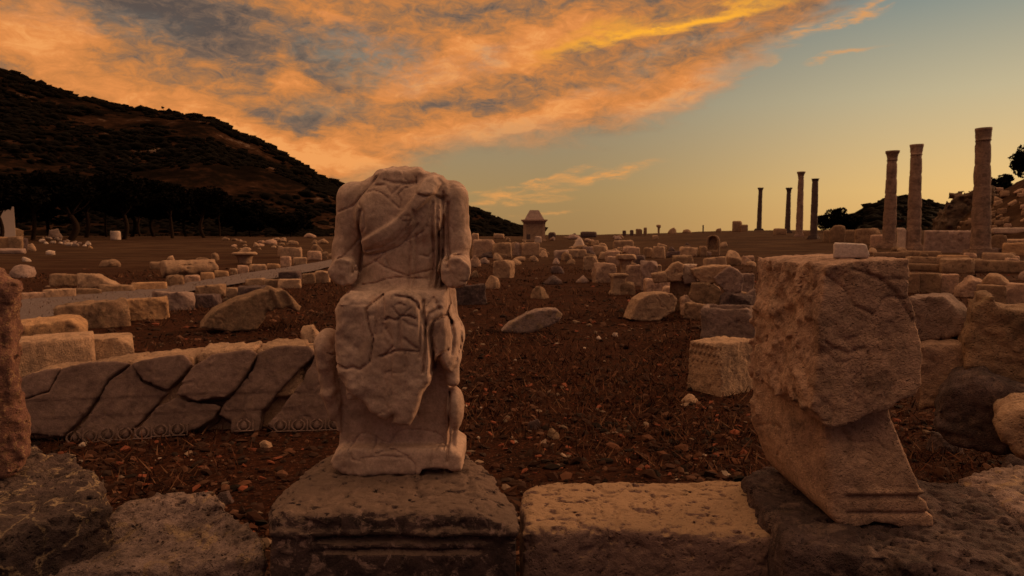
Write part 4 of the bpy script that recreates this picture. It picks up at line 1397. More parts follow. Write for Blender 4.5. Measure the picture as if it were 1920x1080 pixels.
# ---------------------------------------------------------------- loose stones, one by one
def stone_shape(kind, W, D, H, seed, n=26, sink=0.06, amp=None, tiltx=0.0, tilty=0.0):
    r = np.random.RandomState(seed)
    h = max(W, D, H) / n
    g = Grid([-W / 2 * 1.12, -D / 2 * 1.12, -sink - h], [W / 2 * 1.12, D / 2 * 1.12, H * 1.12], h)
    if kind in ('block', 'slab', 'wedge', 'cut'):
        j = {'block': 0.07, 'slab': 0.09, 'wedge': 0.10, 'cut': 0.03}[kind]
        d = None
        cz = (H - sink) / 2
        for nrm, dist in (((1, 0, 0), W / 2), ((-1, 0, 0), W / 2), ((0, 1, 0), D / 2), ((0, -1, 0), D / 2), ((0, 0, 1), H)):
            v = np.array(nrm, float) + r.uniform(-j, j, 3)
            v /= np.linalg.norm(v)
            base = np.array([0, 0, cz if nrm[2] == 0 else 0.0])
            pl = g.plane(v, v @ base + dist)
            d = g.full(pl) if d is None else smax(d, g.full(pl), 0.06 * min(W, D, H) if kind != 'cut' else 0.02 * min(W, D, H))
        for k in range(5 if kind == 'block' else (3 if kind != 'cut' else 2)):
            v = np.array([r.choice([-1, 1]) * r.uniform(0.4, 1), r.choice([-1, 1, -1]) * r.uniform(0.3, 1), r.uniform(0.3, 1)])
            v /= np.linalg.norm(v)
            sup = np.abs(v[0]) * W / 2 + np.abs(v[1]) * D / 2 + v[2] * H
            d = smax(d, g.full(g.plane(v, sup * r.uniform(0.74, 0.95))), 0.03 * min(W, D, H))
        if kind == 'wedge':
            s_ = r.choice([-1, 1])
            v = np.array([0.55 * s_, -0.15, 0.82])
            v /= np.linalg.norm(v)
            d = smax(d, g.full(g.plane(v, H * 0.62)), 0.04 * H)
    elif kind in ('boulder', 'flatrock', 'peak'):
        d = None
        for k in range(15):
            v = r.normal(size=3)
            v[2] = abs(v[2]) * (1.0 if k % 3 else -0.2)
            v /= np.linalg.norm(v)
            sup = math.sqrt((v[0] * W / 2) ** 2 + (v[1] * D / 2) ** 2 + (v[2] * H) ** 2)
            pl = g.plane(v, sup * r.uniform(0.66, 0.97))
            d = g.full(pl) if d is None else smax(d, g.full(pl), 0.05 * min(W, D, H))
        d = smax(d, g.ell((0, 0, 0), (W / 2 * 1.2, D / 2 * 1.2, H * 1.12)), 0.04 * H)
        if kind == 'peak':
            for s_ in (-1, 1):
                v = np.array([0.62 * s_, -0.2, 0.75])
                v /= np.linalg.norm(v)
                d = smax(d, g.full(g.plane(v, v[2] * H * 0.97)), 0.02 * H)
    elif kind == 'drum':
        rad = np.hypot(g.x / (W / 2), g.y / (D / 2))
        d = smax(g.full((rad - 1) * min(W, D) / 2), g.full(g.z - H), 0.05 * H)
    elif kind == 'lying':      # a column shaft on its side
        rad = np.hypot(g.y / (D / 2), (g.z - H / 2) / (H / 2))
        d = smax(g.full((rad - 1) * min(D, H) / 2), g.full(np.abs(g.x) - W / 2), 0.05 * H)
    elif kind == 'capital':    # narrow foot, spreading bell, square top slab
        t_ = np.clip(g.z / H, 0, 1)
        rr_ = np.hypot(g.x / (W / 2), g.y / (D / 2))
        bell = (rr_ - (0.55 + 0.42 * t_ ** 2.5)) * min(W, D) / 2
        slab = smax(g.full(np.maximum(np.abs(g.x) - W / 2, np.abs(g.y) - D / 2)), g.full(np.abs(g.z - H * 0.86) - H * 0.13), 0.02)
        d = smin(smax(g.full(bell), g.full(g.z - H), 0.02), slab, 0.02)
    elif kind == 'altar':      # block with base and cornice mouldings
        t_ = np.clip(g.z / H, 0, 1)
        prof = 0.80 + 0.2 * (sstep(0.80, 0.88, t_) + 1 - sstep(0.10, 0.2, t_))
        d = g.full(np.maximum(np.abs(g.x) - W / 2 * prof, np.abs(g.y) - D / 2 * prof))
        d = smax(d, g.full(g.z - H), 0.02)
    elif kind == 'niche':      # standing slab with rounded head and hollow face
        a_ = np.hypot(g.x, np.maximum(g.z - (H - W / 2), 0)) - W / 2
        d = smax(g.full(a_), g.full(np.abs(g.y) - D / 2), 0.03)
        hollow = smax(g.full(np.hypot(g.x, np.maximum(g.z - (H - W * 0.45), 0)) - W * 0.3), g.full(g.y + D * 0.1), 0.02)
        d = smax(d, -smax(hollow, g.full(H * 0.25 - g.z), 0.02), 0.02)
    elif kind == 'trough':
        d = smax(g.full(np.maximum(np.abs(g.x) - W / 2, np.abs(g.y) - D / 2)), g.full(g.z - H), 0.05)
        cav = smax(g.full(np.maximum(np.abs(g.x) - W / 2 * 0.72, np.abs(g.y) - D / 2 * 0.7)), g.full(H * 0.45 - g.z), 0.03)
        d = smax(d, -cav, 0.03)
    if kind in ('drum', 'lying', 'capital', 'altar', 'niche', 'trough'):
        v = np.array([r.choice([-1, 1]) * 0.7, -0.4, 0.6])
        v /= np.linalg.norm(v)
        sup = abs(v[0]) * W / 2 + 0.4 * D / 2 + v[2] * H
        d = smax(d, g.full(g.plane(v, sup * 0.84)), 0.03 * H)
    d = smax(d, g.full(-sink - g.z), 0.01)
    s = min(W, H, D)
    amp = (0.085 if kind in ('boulder', 'flatrock', 'peak', 'block', 'wedge', 'slab') else 0.04) * s if amp is None else amp
    g.rough(d, amp, 2.2 / s, 5, seed)
    g.rough(d, amp * 0.6, 7.0 / s, 3, seed + 7, ridged=True)
    if n >= 30:
        g.cracks(d, 0.9 * h, 1.3 / s, 0.05, seed, 0.0)
    return g, d


MATS = dict(t='tan', p='pale', m='mauve', g='grey', d='dark', b='brown', r='rough', o='orange', f='face', c='column')
STONES = []
MW = dict(t='tan', p='pale', m='grey', g='grey', d='dark', b='brown', r='rough brown', o='ochre')
KW = dict(block='squared', cut='squared', boulder='rounded', flatrock='low flat', slab='slab-like', wedge='wedge-shaped')


def between(px, marks):
    for x_, w_ in marks:
        if px < x_:
            return w_
    return marks[-1][1]




def S(x0, y0, x1, y1, kind, mat, label, cat='stone', name=None, dr=0.75, yaw=None, z=None, Y=None, group=None, n=30, seed=None, tilt=0.0, zoff=0.0, W=None):
    """A stone that fills a box of the photograph: it stands on the ground at the box's lower edge."""
    seed = seed if seed is not None else len(STONES) * 13 + 101
    r = np.random.RandomState(seed)
    cx = (x0 + x1) / 2
    if Y is None:
        b = ground_hit(cx, y1, zoff)
    else:
        b = P(cx, y1, Y)
        if z == 'g':
            b[2] = gz(b[0], b[1]) - 0.1
        elif z is not None:
            b[2] = z
    Y0 = b[1]
    Wd = abs(P(x1, y1, Y0)[0] - P(x0, y1, Y0)[0])
    D = dr * Wd if dr < 3 else dr - 3
    yaw = r.uniform(-0.18, 0.18) if yaw is None else yaw
    view = math.atan((cx - 960) / F_PX)
    if kind in ('block', 'slab', 'cut', 'wedge', 'altar', 'trough'):
        # a turned block shows more of its depth: shrink it to keep the seen width
        Wd = Wd / (abs(math.cos(yaw)) + dr * abs(math.sin(yaw)) if dr < 3 else 1)
        D = dr * Wd if dr < 3 else D
    rt = ray(cx, y0)
    topY = Y0 + (D * 0.9 if CAM_H + rt[2] * Y0 < CAM_H - 0.15 else 0.1 * D)
    if kind in ('boulder', 'peak', 'flatrock', 'wedge', 'niche'):
        topY = Y0 + D * 0.5
    H = CAM_H + rt[2] * topY - b[2]
    H = max(H, 0.12 * Wd)
    n = int(max(9, min(n, max(x1 - x0, (y1 - y0) * 1.2) / 2.6)))
    g, d = stone_shape(kind, Wd, D, H, seed, n=n, sink=0.05 * H + 0.02 if z is None or z == 'g' else 0.004)
    nm = name or ('boulder' if kind in ('boulder', 'flatrock', 'peak') else 'stone_block' if kind in ('block', 'cut', 'slab', 'wedge') else {'drum': 'column_drum', 'lying': 'column_shaft', 'capital': 'capital', 'altar': 'altar_stone', 'niche': 'niche_stone', 'trough': 'stone_trough'}[kind])
    away = np.array([rt[0], 1.0])
    away /= np.linalg.norm(away)
    o = link(nm, g.mesh(d, nm), M[MATS.get(mat, mat)], loc=(b[0] + away[0] * D / 2, b[1] + away[1] * D / 2, b[2]), rot=(0, tilt, yaw - 0.85 * view))
    tag(o, label, cat, group)
    o['_h'] = float(H)
    STONES.append(o)
    return o


# left, nearer than the gravel path
outline_stone('column_fragment', [(374, 616), (385, 600), (402, 582), (450, 560), (515, 540), (528, 543), (548, 556), (570, 577), (563, 584), (530, 577), (520, 583), (503, 583), (498, 600), (482, 620), (430, 623)], ground_hit(440, 622)[1], 0.62, M['brown'], 81,
              h=0.017, r=0.04, amp=0.012, freq=5, yaw=0.12, label='large fallen moulded fragment with a scooped underside on the red soil left of the statue', cat='carved fragment', low=0.03,
              extra=lambda g, d: d + g.full(0.018 * np.cos(g.x * 34 + g.z * 16) * sstep(0.0, 0.15, g.x)))
S(560, 602, 607, 642, 'boulder', 't', 'small bright faceted stone between the scooped fragment and the statue', dr=0.8)
S(400, 644, 452, 664, 'flatrock', 'm', 'small flat stone lying behind the middle of the cracked architrave')
S(22, 594, 160, 642, 'slab', 'o', 'long ochre kerb block at the near end of the gravel path, beside the red stone', 'kerb stone', 'kerb_stone', dr=0.55, yaw=0.12)
S(0, 626, 172, 702, 'cut', 't', 'large flat-topped pale slab just right of the red upright stone', 'stone slab', dr=0.5, yaw=0.1, n=34)
S(160, 624, 250, 676, 'cut', 't', 'squared pale block closing the right end of the flat-topped slabs', 'stone block', dr=0.9, yaw=0.1, n=30)
S(108, 562, 238, 616, 'slab', 'b', 'rough mossy kerb block on the near side of the path, with a broken face', 'kerb stone', 'kerb_stone', dr=0.55, yaw=0.12, n=30)
S(230, 556, 316, 600, 'slab', 'o', 'kerb block with a smooth light top, right of the rough mossy one', 'kerb stone', 'kerb_stone', dr=0.7, yaw=0.12)
S(290, 545, 366, 582, 'slab', 'm', 'hollow-sided kerb block with a mauve top above the scooped fragment', 'kerb stone', 'kerb_stone', dr=0.8, yaw=0.1)
S(366, 533, 426, 556, 'block', 'b', 'brown kerb block resting just behind the thin dark slab', 'kerb stone', 'kerb_stone')
S(362, 550, 414, 577, 'slab', 'd', 'thin dark slab with a lit top edge left of the scooped fragment', 'stone slab')
S(424, 538, 450, 560, 'block', 't', 'small upright kerb block over the left shoulder of the scooped fragment', 'kerb stone', 'kerb_stone')
S(446, 535, 500, 562, 'block', 'd', 'dark shadowed kerb block just above the scooped fragment', 'kerb stone', 'kerb_stone')
S(460, 521, 500, 536, 'slab', 't', 'small light kerb block nearest the path above the dark one', 'kerb stone', 'kerb_stone')
S(494, 523, 528, 541, 'block', 'b', 'brown broken kerb block above the top of the scooped fragment', 'kerb stone', 'kerb_stone')
S(522, 522, 565, 541, 'slab', 't', 'pale flat block with a hollow below, above the tip of the scooped fragment', 'stone slab')
S(524, 508, 566, 526, 'block', 'd', 'dark brown kerb block low beside the path, near the statue', 'kerb stone', 'kerb_stone')
S(566, 512, 592, 532, 'block', 'b', 'brown cube of kerb third from the statue elbow', 'kerb stone', 'kerb_stone')
S(588, 507, 619, 531, 'block', 't', 'light kerb cube nearest the statue elbow', 'kerb stone', 'kerb_stone')

# far kerb, from left to right
KERB = [(34, 547, 88, 563), (84, 541, 140, 561), (138, 540, 188, 556), (188, 533, 250, 550), (248, 528, 312, 546), (312, 515, 346, 538), (346, 515, 376, 531), (376, 510, 402, 526), (402, 507, 430, 521),
        (431, 503, 446, 515), (445, 497, 467, 513), (466, 495, 500, 509), (500, 494, 526, 504), (525, 480, 547, 501), (548, 482, 577, 497), (576, 470, 604, 488), (603, 472, 616, 485), (616, 474, 640, 483)]
KL = ['kerb stone farthest left on the far side of the gravel path', 'kerb stone beside a dark gap, second along the far kerb', 'low yellowish kerb stone, third along the far kerb',
      'long low kerb stone fourth along the far kerb, below the socketed block', 'long dark-ended kerb stone fifth along the far kerb', 'taller kerb block on the far side just below the fallen shaft', 'pale kerb stone directly right of the taller far kerb block',
      'light weathered kerb stone below the right end of the fallen shaft', 'orange kerb stone right of the end of the fallen shaft', 'narrow grey kerb stone, tenth along the far kerb', 'kerb stone with a blue grey end below the dark hollow block',
      'flat light kerb stone below the stacked capital', 'thin ground-level kerb slab left of the small square kerb post', 'square upright kerb block under the ruined doorway stone', 'open-topped pale kerb block right of the square upright one',
      'broad kerb block with a grey front near the statue arm', 'small upright kerb block touching the outline of the statue forearm', 'last kerb block passing behind the statue forearm']
for b, l in zip(KERB, KL):
    S(*b, 'block', random.Random(b[0]).choice('tbtor'), l, 'kerb stone', 'kerb_stone', yaw=0.16, dr=0.8 if b[2] - b[0] < 45 else 0.45, group='kerb stones along the far side of the path')
S(98, 513, 168, 536, 'slab', 'b', 'long dark-fronted capped block on the turf beyond the far kerb', 'stone block', dr=0.5)
S(150, 513, 240, 539, 'wedge', 't', 'large block with a row of sockets along its sloping top, beyond the far kerb', 'stone block', dr=0.5)
S(308, 486, 404, 520, 'lying', 't', 'long pale fallen column shaft beyond the far kerb', 'column shaft', dr=0.45, yaw=0.3, n=34)
S(282, 490, 318, 505, 'block', 'b', 'brown broken block at the left foot of the fallen shaft', 'stone block')
S(308, 478, 334, 496, 'boulder', 't', 'rounded pale boulder behind the left end of the fallen shaft', 'boulder')
S(362, 480, 396, 492, 'flatrock', 'b', 'flat brown rock behind the right end of the fallen shaft', 'rock')
S(394, 466, 410, 488, 'boulder', 'b', 'upright lumpy stone behind the right end of the fallen shaft', 'stone')
S(436, 472, 482, 495, 'capital', 't', 'overturned capital with a spreading lip on the far side of the path', 'capital')
S(447, 461, 470, 474, 'boulder', 't', 'rounded stone perched behind the overturned capital', 'boulder', name='boulder')
S(472, 452, 487, 463, 'boulder', 't', 'small round stone on the turf beyond the overturned capital', 'boulder')
S(492, 448, 522, 458, 'flatrock', 'r', 'low flat rock on the turf up and right of the small round stone', 'rock')
S(521, 461, 531, 482, 'cut', 't', 'slender upright post stone left of the ruined doorway stone', 'post stone', name='post_stone')
S(528, 463, 566, 484, 'trough', 't', 'hollow pale block like a doorway beyond the far kerb', 'stone block')
S(580, 454, 606, 474, 'boulder', 'b', 'rounded brown boulder above the kerb close to the statue arm', 'boulder')
S(566, 437, 592, 446, 'flatrock', 'r', 'distant flat rock on the rise left of the statue shoulder', 'rock')
S(590, 445, 620, 457, 'peak', 'b', 'low peaked rock left of the statue arm', 'rock')
S(186, 484, 222, 501, 'boulder', 'b', 'boulder alone on the dry turf left of the fallen shaft', 'boulder')
S(14, 497, 72, 521, 'flatrock', 'm', 'broad low mauve rock beyond the path, above the red upright stone', 'rock')
S(0, 466, 46, 476, 'slab', 'm', 'thin flat slab in front of the rough stone wall at the far left', 'stone slab')
S(430, 446, 452, 452, 'flatrock', 'b', 'flat dark rock near the foot of the mountain', 'rock')
S(540, 452, 562, 460, 'flatrock', 'b', 'low brown rock behind the hollow pale block', 'rock')

# centre
S(838, 532, 912, 572, 'slab', 'd', 'dark block with flat lit top just right of the statue hand', 'stone block', dr=0.8, yaw=0.1)
S(904, 513, 937, 542, 'boulder', 't', 'rounded spotted stone behind the dark flat-topped block', 'boulder')
S(922, 487, 966, 522, 'block', 't', 'squared pale block with a brighter right side, alone on red soil', 'stone block', yaw=-0.35)
S(951, 482, 979, 497, 'boulder', 't', 'small rounded stone touching the squared pale block from behind', 'boulder')
S(898, 479, 921, 495, 'peak', 'm', 'small grey peaked stone close to the statue elbow', 'stone')
S(1030, 496, 1059, 513, 'flatrock', 'd', 'small dark stone with pale top, upper of the two dark ones in mid field', 'stone')
S(1015, 515, 1058, 534, 'flatrock', 'd', 'low dark slab with lit edge, lower of the two dark ones in mid field', 'stone')
S(990, 536, 1036, 561, 'flatrock', 'b', 'low brown rock half sunk in the soil between statue and leaning slab', 'rock')
S(1080, 515, 1106, 530, 'peak', 'm', 'small grey pyramid-shaped stone in the open soil', 'stone')
S(1093, 480, 1120, 507, 'block', 't', 'upright block with one rounded shoulder behind the dark-faced block', 'stone block')
S(1108, 492, 1156, 530, 'block', 'r', 'dark-faced block with lit left edge left of the capital', 'stone block', yaw=0.3)
S(1140, 512, 1178, 553, 'altar', 't', 'small standing carved stump in front of the capital', 'altar stone', yaw=0.2)
S(1155, 476, 1192, 517, 'capital', 't', 'capital on its foot with a flat lit top, centre right', 'capital')
S(1172, 496, 1207, 536, 'block', 'r', 'squat rounded block right of the small standing stump', 'stone block')
S(1268, 546, 1312, 592, 'boulder', 'r', 'brown boulder touching the right side of the bright-faceted one', 'boulder', dr=0.8)
S(1200, 488, 1232, 545, 'block', 'm', 'tall mauve block at the left end of the stone heap', 'stone block')
S(1205, 522, 1264, 553, 'block', 'r', 'dark broad block at the foot of the stone heap', 'stone block')
S(1348, 548, 1410, 594, 'block', 'd', 'dark low block under the peaked stone', 'stone block')
S(1392, 520, 1425, 592, 'boulder', 'm', 'mauve boulder half hidden behind the left edge of the broken stele', 'boulder')
S(1312, 570, 1420, 643, 'trough', 'm', 'rough mauve trough-like block left of the broken stele', 'stone block', dr=0.8, n=36, yaw=-0.1)
cb = S(1288, 632, 1420, 738, 'cut', 't', 'block with lit smooth top and carved leaf end left of the broken stele', 'carved block', dr=0.75, n=52, yaw=0.85)
# carved leaf scales on its left end: rows of overlapping tongues
hb = cb['_h']
xs = [v.co.x for v in cb.data.vertices if v.co.z > hb * 0.4]
ysv = [v.co.y for v in cb.data.vertices if v.co.z > hb * 0.4]
ico_v = np.array([[0, 0, 1], [0.6, 0.35, 0.3], [-0.6, 0.35, 0.3], [0.45, 0.45, -0.5], [-0.45, 0.45, -0.5], [0, 0.2, -1], [0, 1, 0], [0.6, -0.1, 0.2], [-0.6, -0.1, 0.2]])
sc_f = [[0, 1, 6], [0, 6, 2], [1, 3, 6], [3, 5, 6], [5, 4, 6], [4, 2, 6], [0, 7, 1], [0, 2, 8]]
sv, sf = [], []
for row in range(6):
    for k in range(7):
        yy = min(ysv) + (k + 0.5 * (row % 2) + 0.3) / 7.5 * (max(ysv) - min(ysv))
        zz = hb * (0.94 - row * 0.15)
        q_ = ico_v * np.array([0.022, 0.030, 0.030])
        q_ = np.stack([-q_[:, 1], q_[:, 0], q_[:, 2]], 1) + np.array([min(xs) + 0.014 + 0.004 * row, yy, zz])
        sf += [[i + 9 * len(sv) for i in f] for f in sc_f]
        sv.append(q_)
lf = link('leaf_carving', mesh_from('leaf_carving', np.concatenate(sv), np.array(sf)), M['tan'], parent=cb)

YHp = ground_hit(1330, 590)[1]
outline_stone('boulder', [(940, 623), (955, 607), (972, 597), (990, 588), (1008, 582), (1030, 579), (1046, 580), (1056, 590), (1050, 603), (1030, 614), (1008, 622), (990, 626)], ground_hit(1000, 624)[1], 0.30, M['grey'], 201, h=0.014, r=0.03, amp=0.012, freq=5, step=0.09,
              yaw=0.1, label='big grey lens-shaped slab tilted on the red soil in the middle', cat='rock')
outline_stone('boulder', [(1182, 600), (1187, 585), (1197, 562), (1214, 553), (1240, 549), (1262, 551), (1271, 562), (1266, 584), (1252, 592), (1236, 602), (1205, 604)], ground_hit(1225, 602)[1], 0.42, M['tan'], 202, h=0.014, r=0.03, amp=0.016, freq=5, step=0.09,
              yaw=0.35, label='big boulder with bright left facet on the soil before the stone heap', cat='boulder')
for nm_, pl_px, dY, dp, mt_, sd_, lb_ in (
        ('stone_slab', [(1293, 504), (1337, 498), (1372, 498), (1372, 520), (1350, 532), (1315, 533), (1300, 518)], 0.15, 0.55, 'tan', 203, 'flat capstone with lit top on the stone heap'),
        ('gabled_stone', [(1336, 521), (1360, 503), (1370, 500), (1384, 507), (1394, 518), (1391, 549), (1367, 554), (1356, 544), (1343, 530)], -0.05, 0.5, 'mauve', 204, 'mauve peaked stone with gabled top beside the tall broken stele'),
        ('stone_slab', [(1282, 495), (1308, 496), (1300, 507), (1308, 532), (1283, 534), (1276, 520)], 0.5, 0.4, 'pale', 205, 'upright light slab between the bulging boulder and the flat capstone'),
        ('boulder', [(1246, 510), (1259, 496), (1272, 490), (1283, 496), (1281, 514), (1274, 528), (1250, 530)], 0.4, 0.5, 'tan', 206, 'bulging pale boulder in the middle of the stone heap'),
        ('stone_block', [(1220, 514), (1248, 510), (1253, 530), (1226, 532)], 0.3, 0.5, 'tan', 207, 'light step-like stone left of the bulging boulder in the heap'),
        ('boulder', [(1296, 531), (1330, 531), (1352, 545), (1358, 592), (1300, 594), (1290, 560)], 0.0, 0.7, 'brown', 208, 'broad brown rock under the flat capstone')):
    outline_stone(nm_, pl_px, YHp + dY, dp, M[mt_], sd_, h=0.016, r=0.03, amp=0.018, freq=5, step=0.12, zmin=P(1330, max(p[1] for p in pl_px), YHp + dY)[2], label=lb_, cat={'boulder': 'boulder'}.get(nm_, 'stone block'), low=0)
S(1255, 526, 1300, 568, 'block', 'b', 'brown block low in the middle of the heap', 'rock', Y=YHp + 0.6, z='g')

for b, k, m_, l in (((1206, 496, 1242, 530), 'block', 't', 'square light block leaning at the back left of the stone heap'), ((1300, 518, 1350, 556), 'wedge', 'r', 'wedge-shaped grey-brown block under the flat capstone edge'),
                    ((1362, 545, 1412, 578), 'block', 't', 'light angular block under the gabled stone'), ((1376, 512, 1412, 560), 'block', 'm', 'tall mauve block between the gabled stone and the stele'),
                    ((1240, 536, 1280, 562), 'block', 'r', 'squat brown block in front of the heap'), ((1160, 528, 1192, 553), 'block', 'b', 'brown block right behind the small standing stump'),
                    ((1226, 520, 1262, 548), 'wedge', 't', 'sloping light wedge low in the heap'), ((1262, 478, 1300, 500), 'block', 'b', 'brown block behind the upright light slab'),
                    ((1320, 482, 1362, 502), 'block', 't', 'long light block behind the flat capstone'), ((1280, 566, 1322, 600), 'block', 'b', 'brown broken block right of the twin boulders')):
    S(*b, k, m_, l, 'stone block', tilt=random.Random(b[0]).uniform(-0.18, 0.18))

# row behind the clear strip, right of centre
for b, k, m_, l in (((1206, 464, 1224, 484), 'block', 'b', 'small brown block at the left end of the distant row'), ((1223, 462, 1248, 485), 'block', 't', 'pale square block, second in the distant row'),
                    ((1248, 471, 1275, 483), 'slab', 'd', 'black low slab in the distant row'), ((1272, 463, 1311, 481), 'block', 't', 'broad pale block in the distant row, with a dark rock behind it'),
                    ((1310, 461, 1326, 481), 'block', 'b', 'narrow brown block left of the niche stone'), ((1324, 440, 1349, 479), 'niche', 'b', 'round-headed standing stone with a dark niche in the distant row'),
                    ((1356, 465, 1392, 487), 'boulder', 't', 'pale boulder right of the niche stone'), ((1384, 474, 1412, 497), 'boulder', 'r', 'boulder just left of the top of the broken stele'),
                    ((1281, 454, 1296, 464), 'boulder', 'd', 'dark rock showing over the broad pale block'), ((1252, 459, 1266, 471), 'boulder', 'd', 'dark lump above the black low slab'),
                    ((1398, 486, 1420, 500), 'boulder', 't', 'stone half hidden by the top left corner of the stele')):
    S(*b, k, m_, l, {'niche': 'standing stone', 'boulder': 'boulder'}.get(k, 'stone block'))
# crowded middle band
for b, k, m_, l in (((975, 454, 1013, 480), 'trough', 't', 'pale block open at the side below the small tower'), ((988, 474, 1012, 491), 'boulder', 't', 'round stone in front of the open-sided block'),
                    ((958, 449, 984, 480), 'boulder', 'm', 'mauve boulder left of the open-sided block'), ((922, 455, 960, 484), 'block', 'b', 'broad brown block left of the mauve boulder below the tower'),
                    ((884, 449, 928, 482), 'block', 'r', 'large block nearest the statue upper arm'), ((1008, 469, 1030, 483), 'flatrock', 't', 'flat stone right of the open-sided block'),
                    ((1034, 480, 1050, 496), 'boulder', 'm', 'small mauve stone right of centre band, low'), ((1046, 465, 1076, 490), 'boulder', 'b', 'brown boulder below the horizon debris'),
                    ((1078, 467, 1100, 484), 'slab', 't', 'flat stone next to the brown boulder of the middle band'), ((1098, 468, 1122, 482), 'boulder', 'd', 'dark rock above the one-shouldered block'),
                    ((1112, 460, 1140, 480), 'block', 't', 'pale cube behind the capital'), ((1134, 470, 1162, 490), 'block', 'r', 'block directly left of the capital top'),
                    ((1188, 478, 1210, 498), 'block', 'd', 'dark block right of the capital'), ((1076, 445, 1100, 464), 'boulder', 'p', 'bright white boulder on the far slope'),
                    ((1104, 448, 1126, 462), 'boulder', 'b', 'dull boulder right of the bright white one'), ((1148, 450, 1188, 468), 'slab', 't', 'tilted slab with dark shadowed side on the far slope'),
                    ((1058, 439, 1092, 449), 'flatrock', 'm', 'low mauve mound of stone below the skyline'), ((1150, 441, 1168, 450), 'boulder', 'm', 'small pale rock far up the slope'),
                    ((925, 438, 946, 448), 'slab', 't', 'thin light-topped slab at the foot of the ridge'), ((884, 437, 898, 450), 'block', 't', 'small pale block with two dark holes beside the statue shoulder'),
                    ((946, 441, 958, 453), 'boulder', 'b', 'small brown stone left below the tower'), ((1002, 443, 1016, 455), 'slab', 'p', 'white slab at the right foot of the tower'),
                    ((1174, 463, 1200, 478), 'block', 'r', 'block half hidden behind the capital'), ((880, 474, 902, 500), 'boulder', 'r', 'boulder half hidden by the statue forearm'),
                    ((900, 470, 930, 484), 'flatrock', 'd', 'dark hollow rock right of the statue arm'), ((884, 506, 900, 520), 'flatrock', 'b', 'small flat stone by the statue wrist'),
                    ((1060, 484, 1082, 496), 'flatrock', 'b', 'flat brown chip between the two dark stones and the block row'), ((1120, 455, 1140, 463), 'flatrock', 't', 'thin light stone above the pale cube')):
    S(*b, k, m_, l, {'boulder': 'boulder', 'flatrock': 'rock'}.get(k, 'stone block'))
rb = random.Random(77)
for k in range(56):
    px = rb.uniform(885, 1240) if k < 40 else rb.uniform(1100, 1420)
    py = rb.uniform(446, 492) if k < 40 else rb.uniform(462, 500)
    wd = rb.uniform(8, 22) * (0.6 + (py - 440) / 60)
    kd_, mt_ = rb.choice(['block', 'boulder', 'flatrock', 'slab']), rb.choice('tbrmt')
    pl_w = between(px, ((970, 'just right of the statue arm'), (1050, 'below the stone tower'), (1150, 'left of the capital'), (1250, 'behind the stone heap'), (2000, 'right behind the stone heap')))
    S(px - wd / 2, py - wd * rb.uniform(0.35, 0.7), px + wd / 2, py, kd_, mt_, 'small %s %s mid-distance stone %s' % (KW[kd_], MW[mt_], pl_w), 'stone', name='rubble_stone',
      group='small stones strewn in the middle distance', n=12, tilt=rb.uniform(-0.25, 0.25))

# right side near
outline_stone('stone_slab', [(1700, 556), (1767, 554), (1772, 557), (1795, 580), (1818, 603), (1808, 628), (1760, 640), (1700, 642)], 3.95, 0.30, M['mauve'], 91, h=0.012, r=0.02, amp=0.012, freq=6, zmin=P(1760, 642, 3.95)[2], yaw=-0.2,
              label='grey slab with a slanting right side leaning behind the broken stele', cat='stone slab', low=0)
outline_stone('stone_block', [(1715, 652), (1740, 644), (1812, 643), (1822, 660), (1815, 710), (1790, 745), (1760, 770), (1720, 772)], 3.75, 0.55, M['rough'], 92, h=0.013, r=0.04, amp=0.02, freq=6, yaw=-0.1,
              label='brown block under the leaning grey slab, behind the stele', cat='stone block', low=0.25)
outline_stone('stone_block', [(1806, 640), (1818, 612), (1822, 585), (1828, 573), (1838, 572), (1840, 558), (1848, 555), (1866, 556), (1869, 576), (1888, 578), (1925, 580), (1990, 575), (2000, 735), (1925, 730), (1880, 722), (1830, 706), (1810, 700)], 3.55, 0.5, M['brown'], 93, h=0.012, r=0.03, amp=0.022,
              freq=7, zmin=P(1860, 726, 3.55)[2] - 0.02, yaw=0.05, label='brown weathered block with a small stub standing on its top', cat='stone block', low=0)
outline_stone('boulder', [(1748, 790), (1765, 740), (1790, 712), (1840, 700), (1880, 716), (1940, 735), (2010, 745), (2020, 870), (1900, 862), (1830, 858), (1790, 846), (1756, 820)], 3.30, 0.62, M['dark'], 94, h=0.014, r=0.09, amp=0.035, freq=4.5,
              label='big dark rounded boulder under the brown weathered block', cat='boulder', low=0.1)
outline_stone('boulder', [(1864, 800), (1872, 782), (1900, 770), (1960, 764), (2010, 790), (2010, 870), (1915, 868), (1900, 850), (1880, 825)], 2.90, 0.45, M['tan'], 95, h=0.012, r=0.05, amp=0.02, freq=6, zmin=0.3,
              label='pale boulder at the edge of the photo on top of the dark one', cat='boulder', low=0)
S(1735, 800, 1800, 850, 'boulder', 'd', 'dark stone in the shadow right of the stele', 'boulder')
# supports that keep the two raised stones on something
S(1865, 850, 1960, 905, 'boulder', 'd', 'dark rock wedged under the pale boulder at the right edge', 'boulder', dr=0.6)

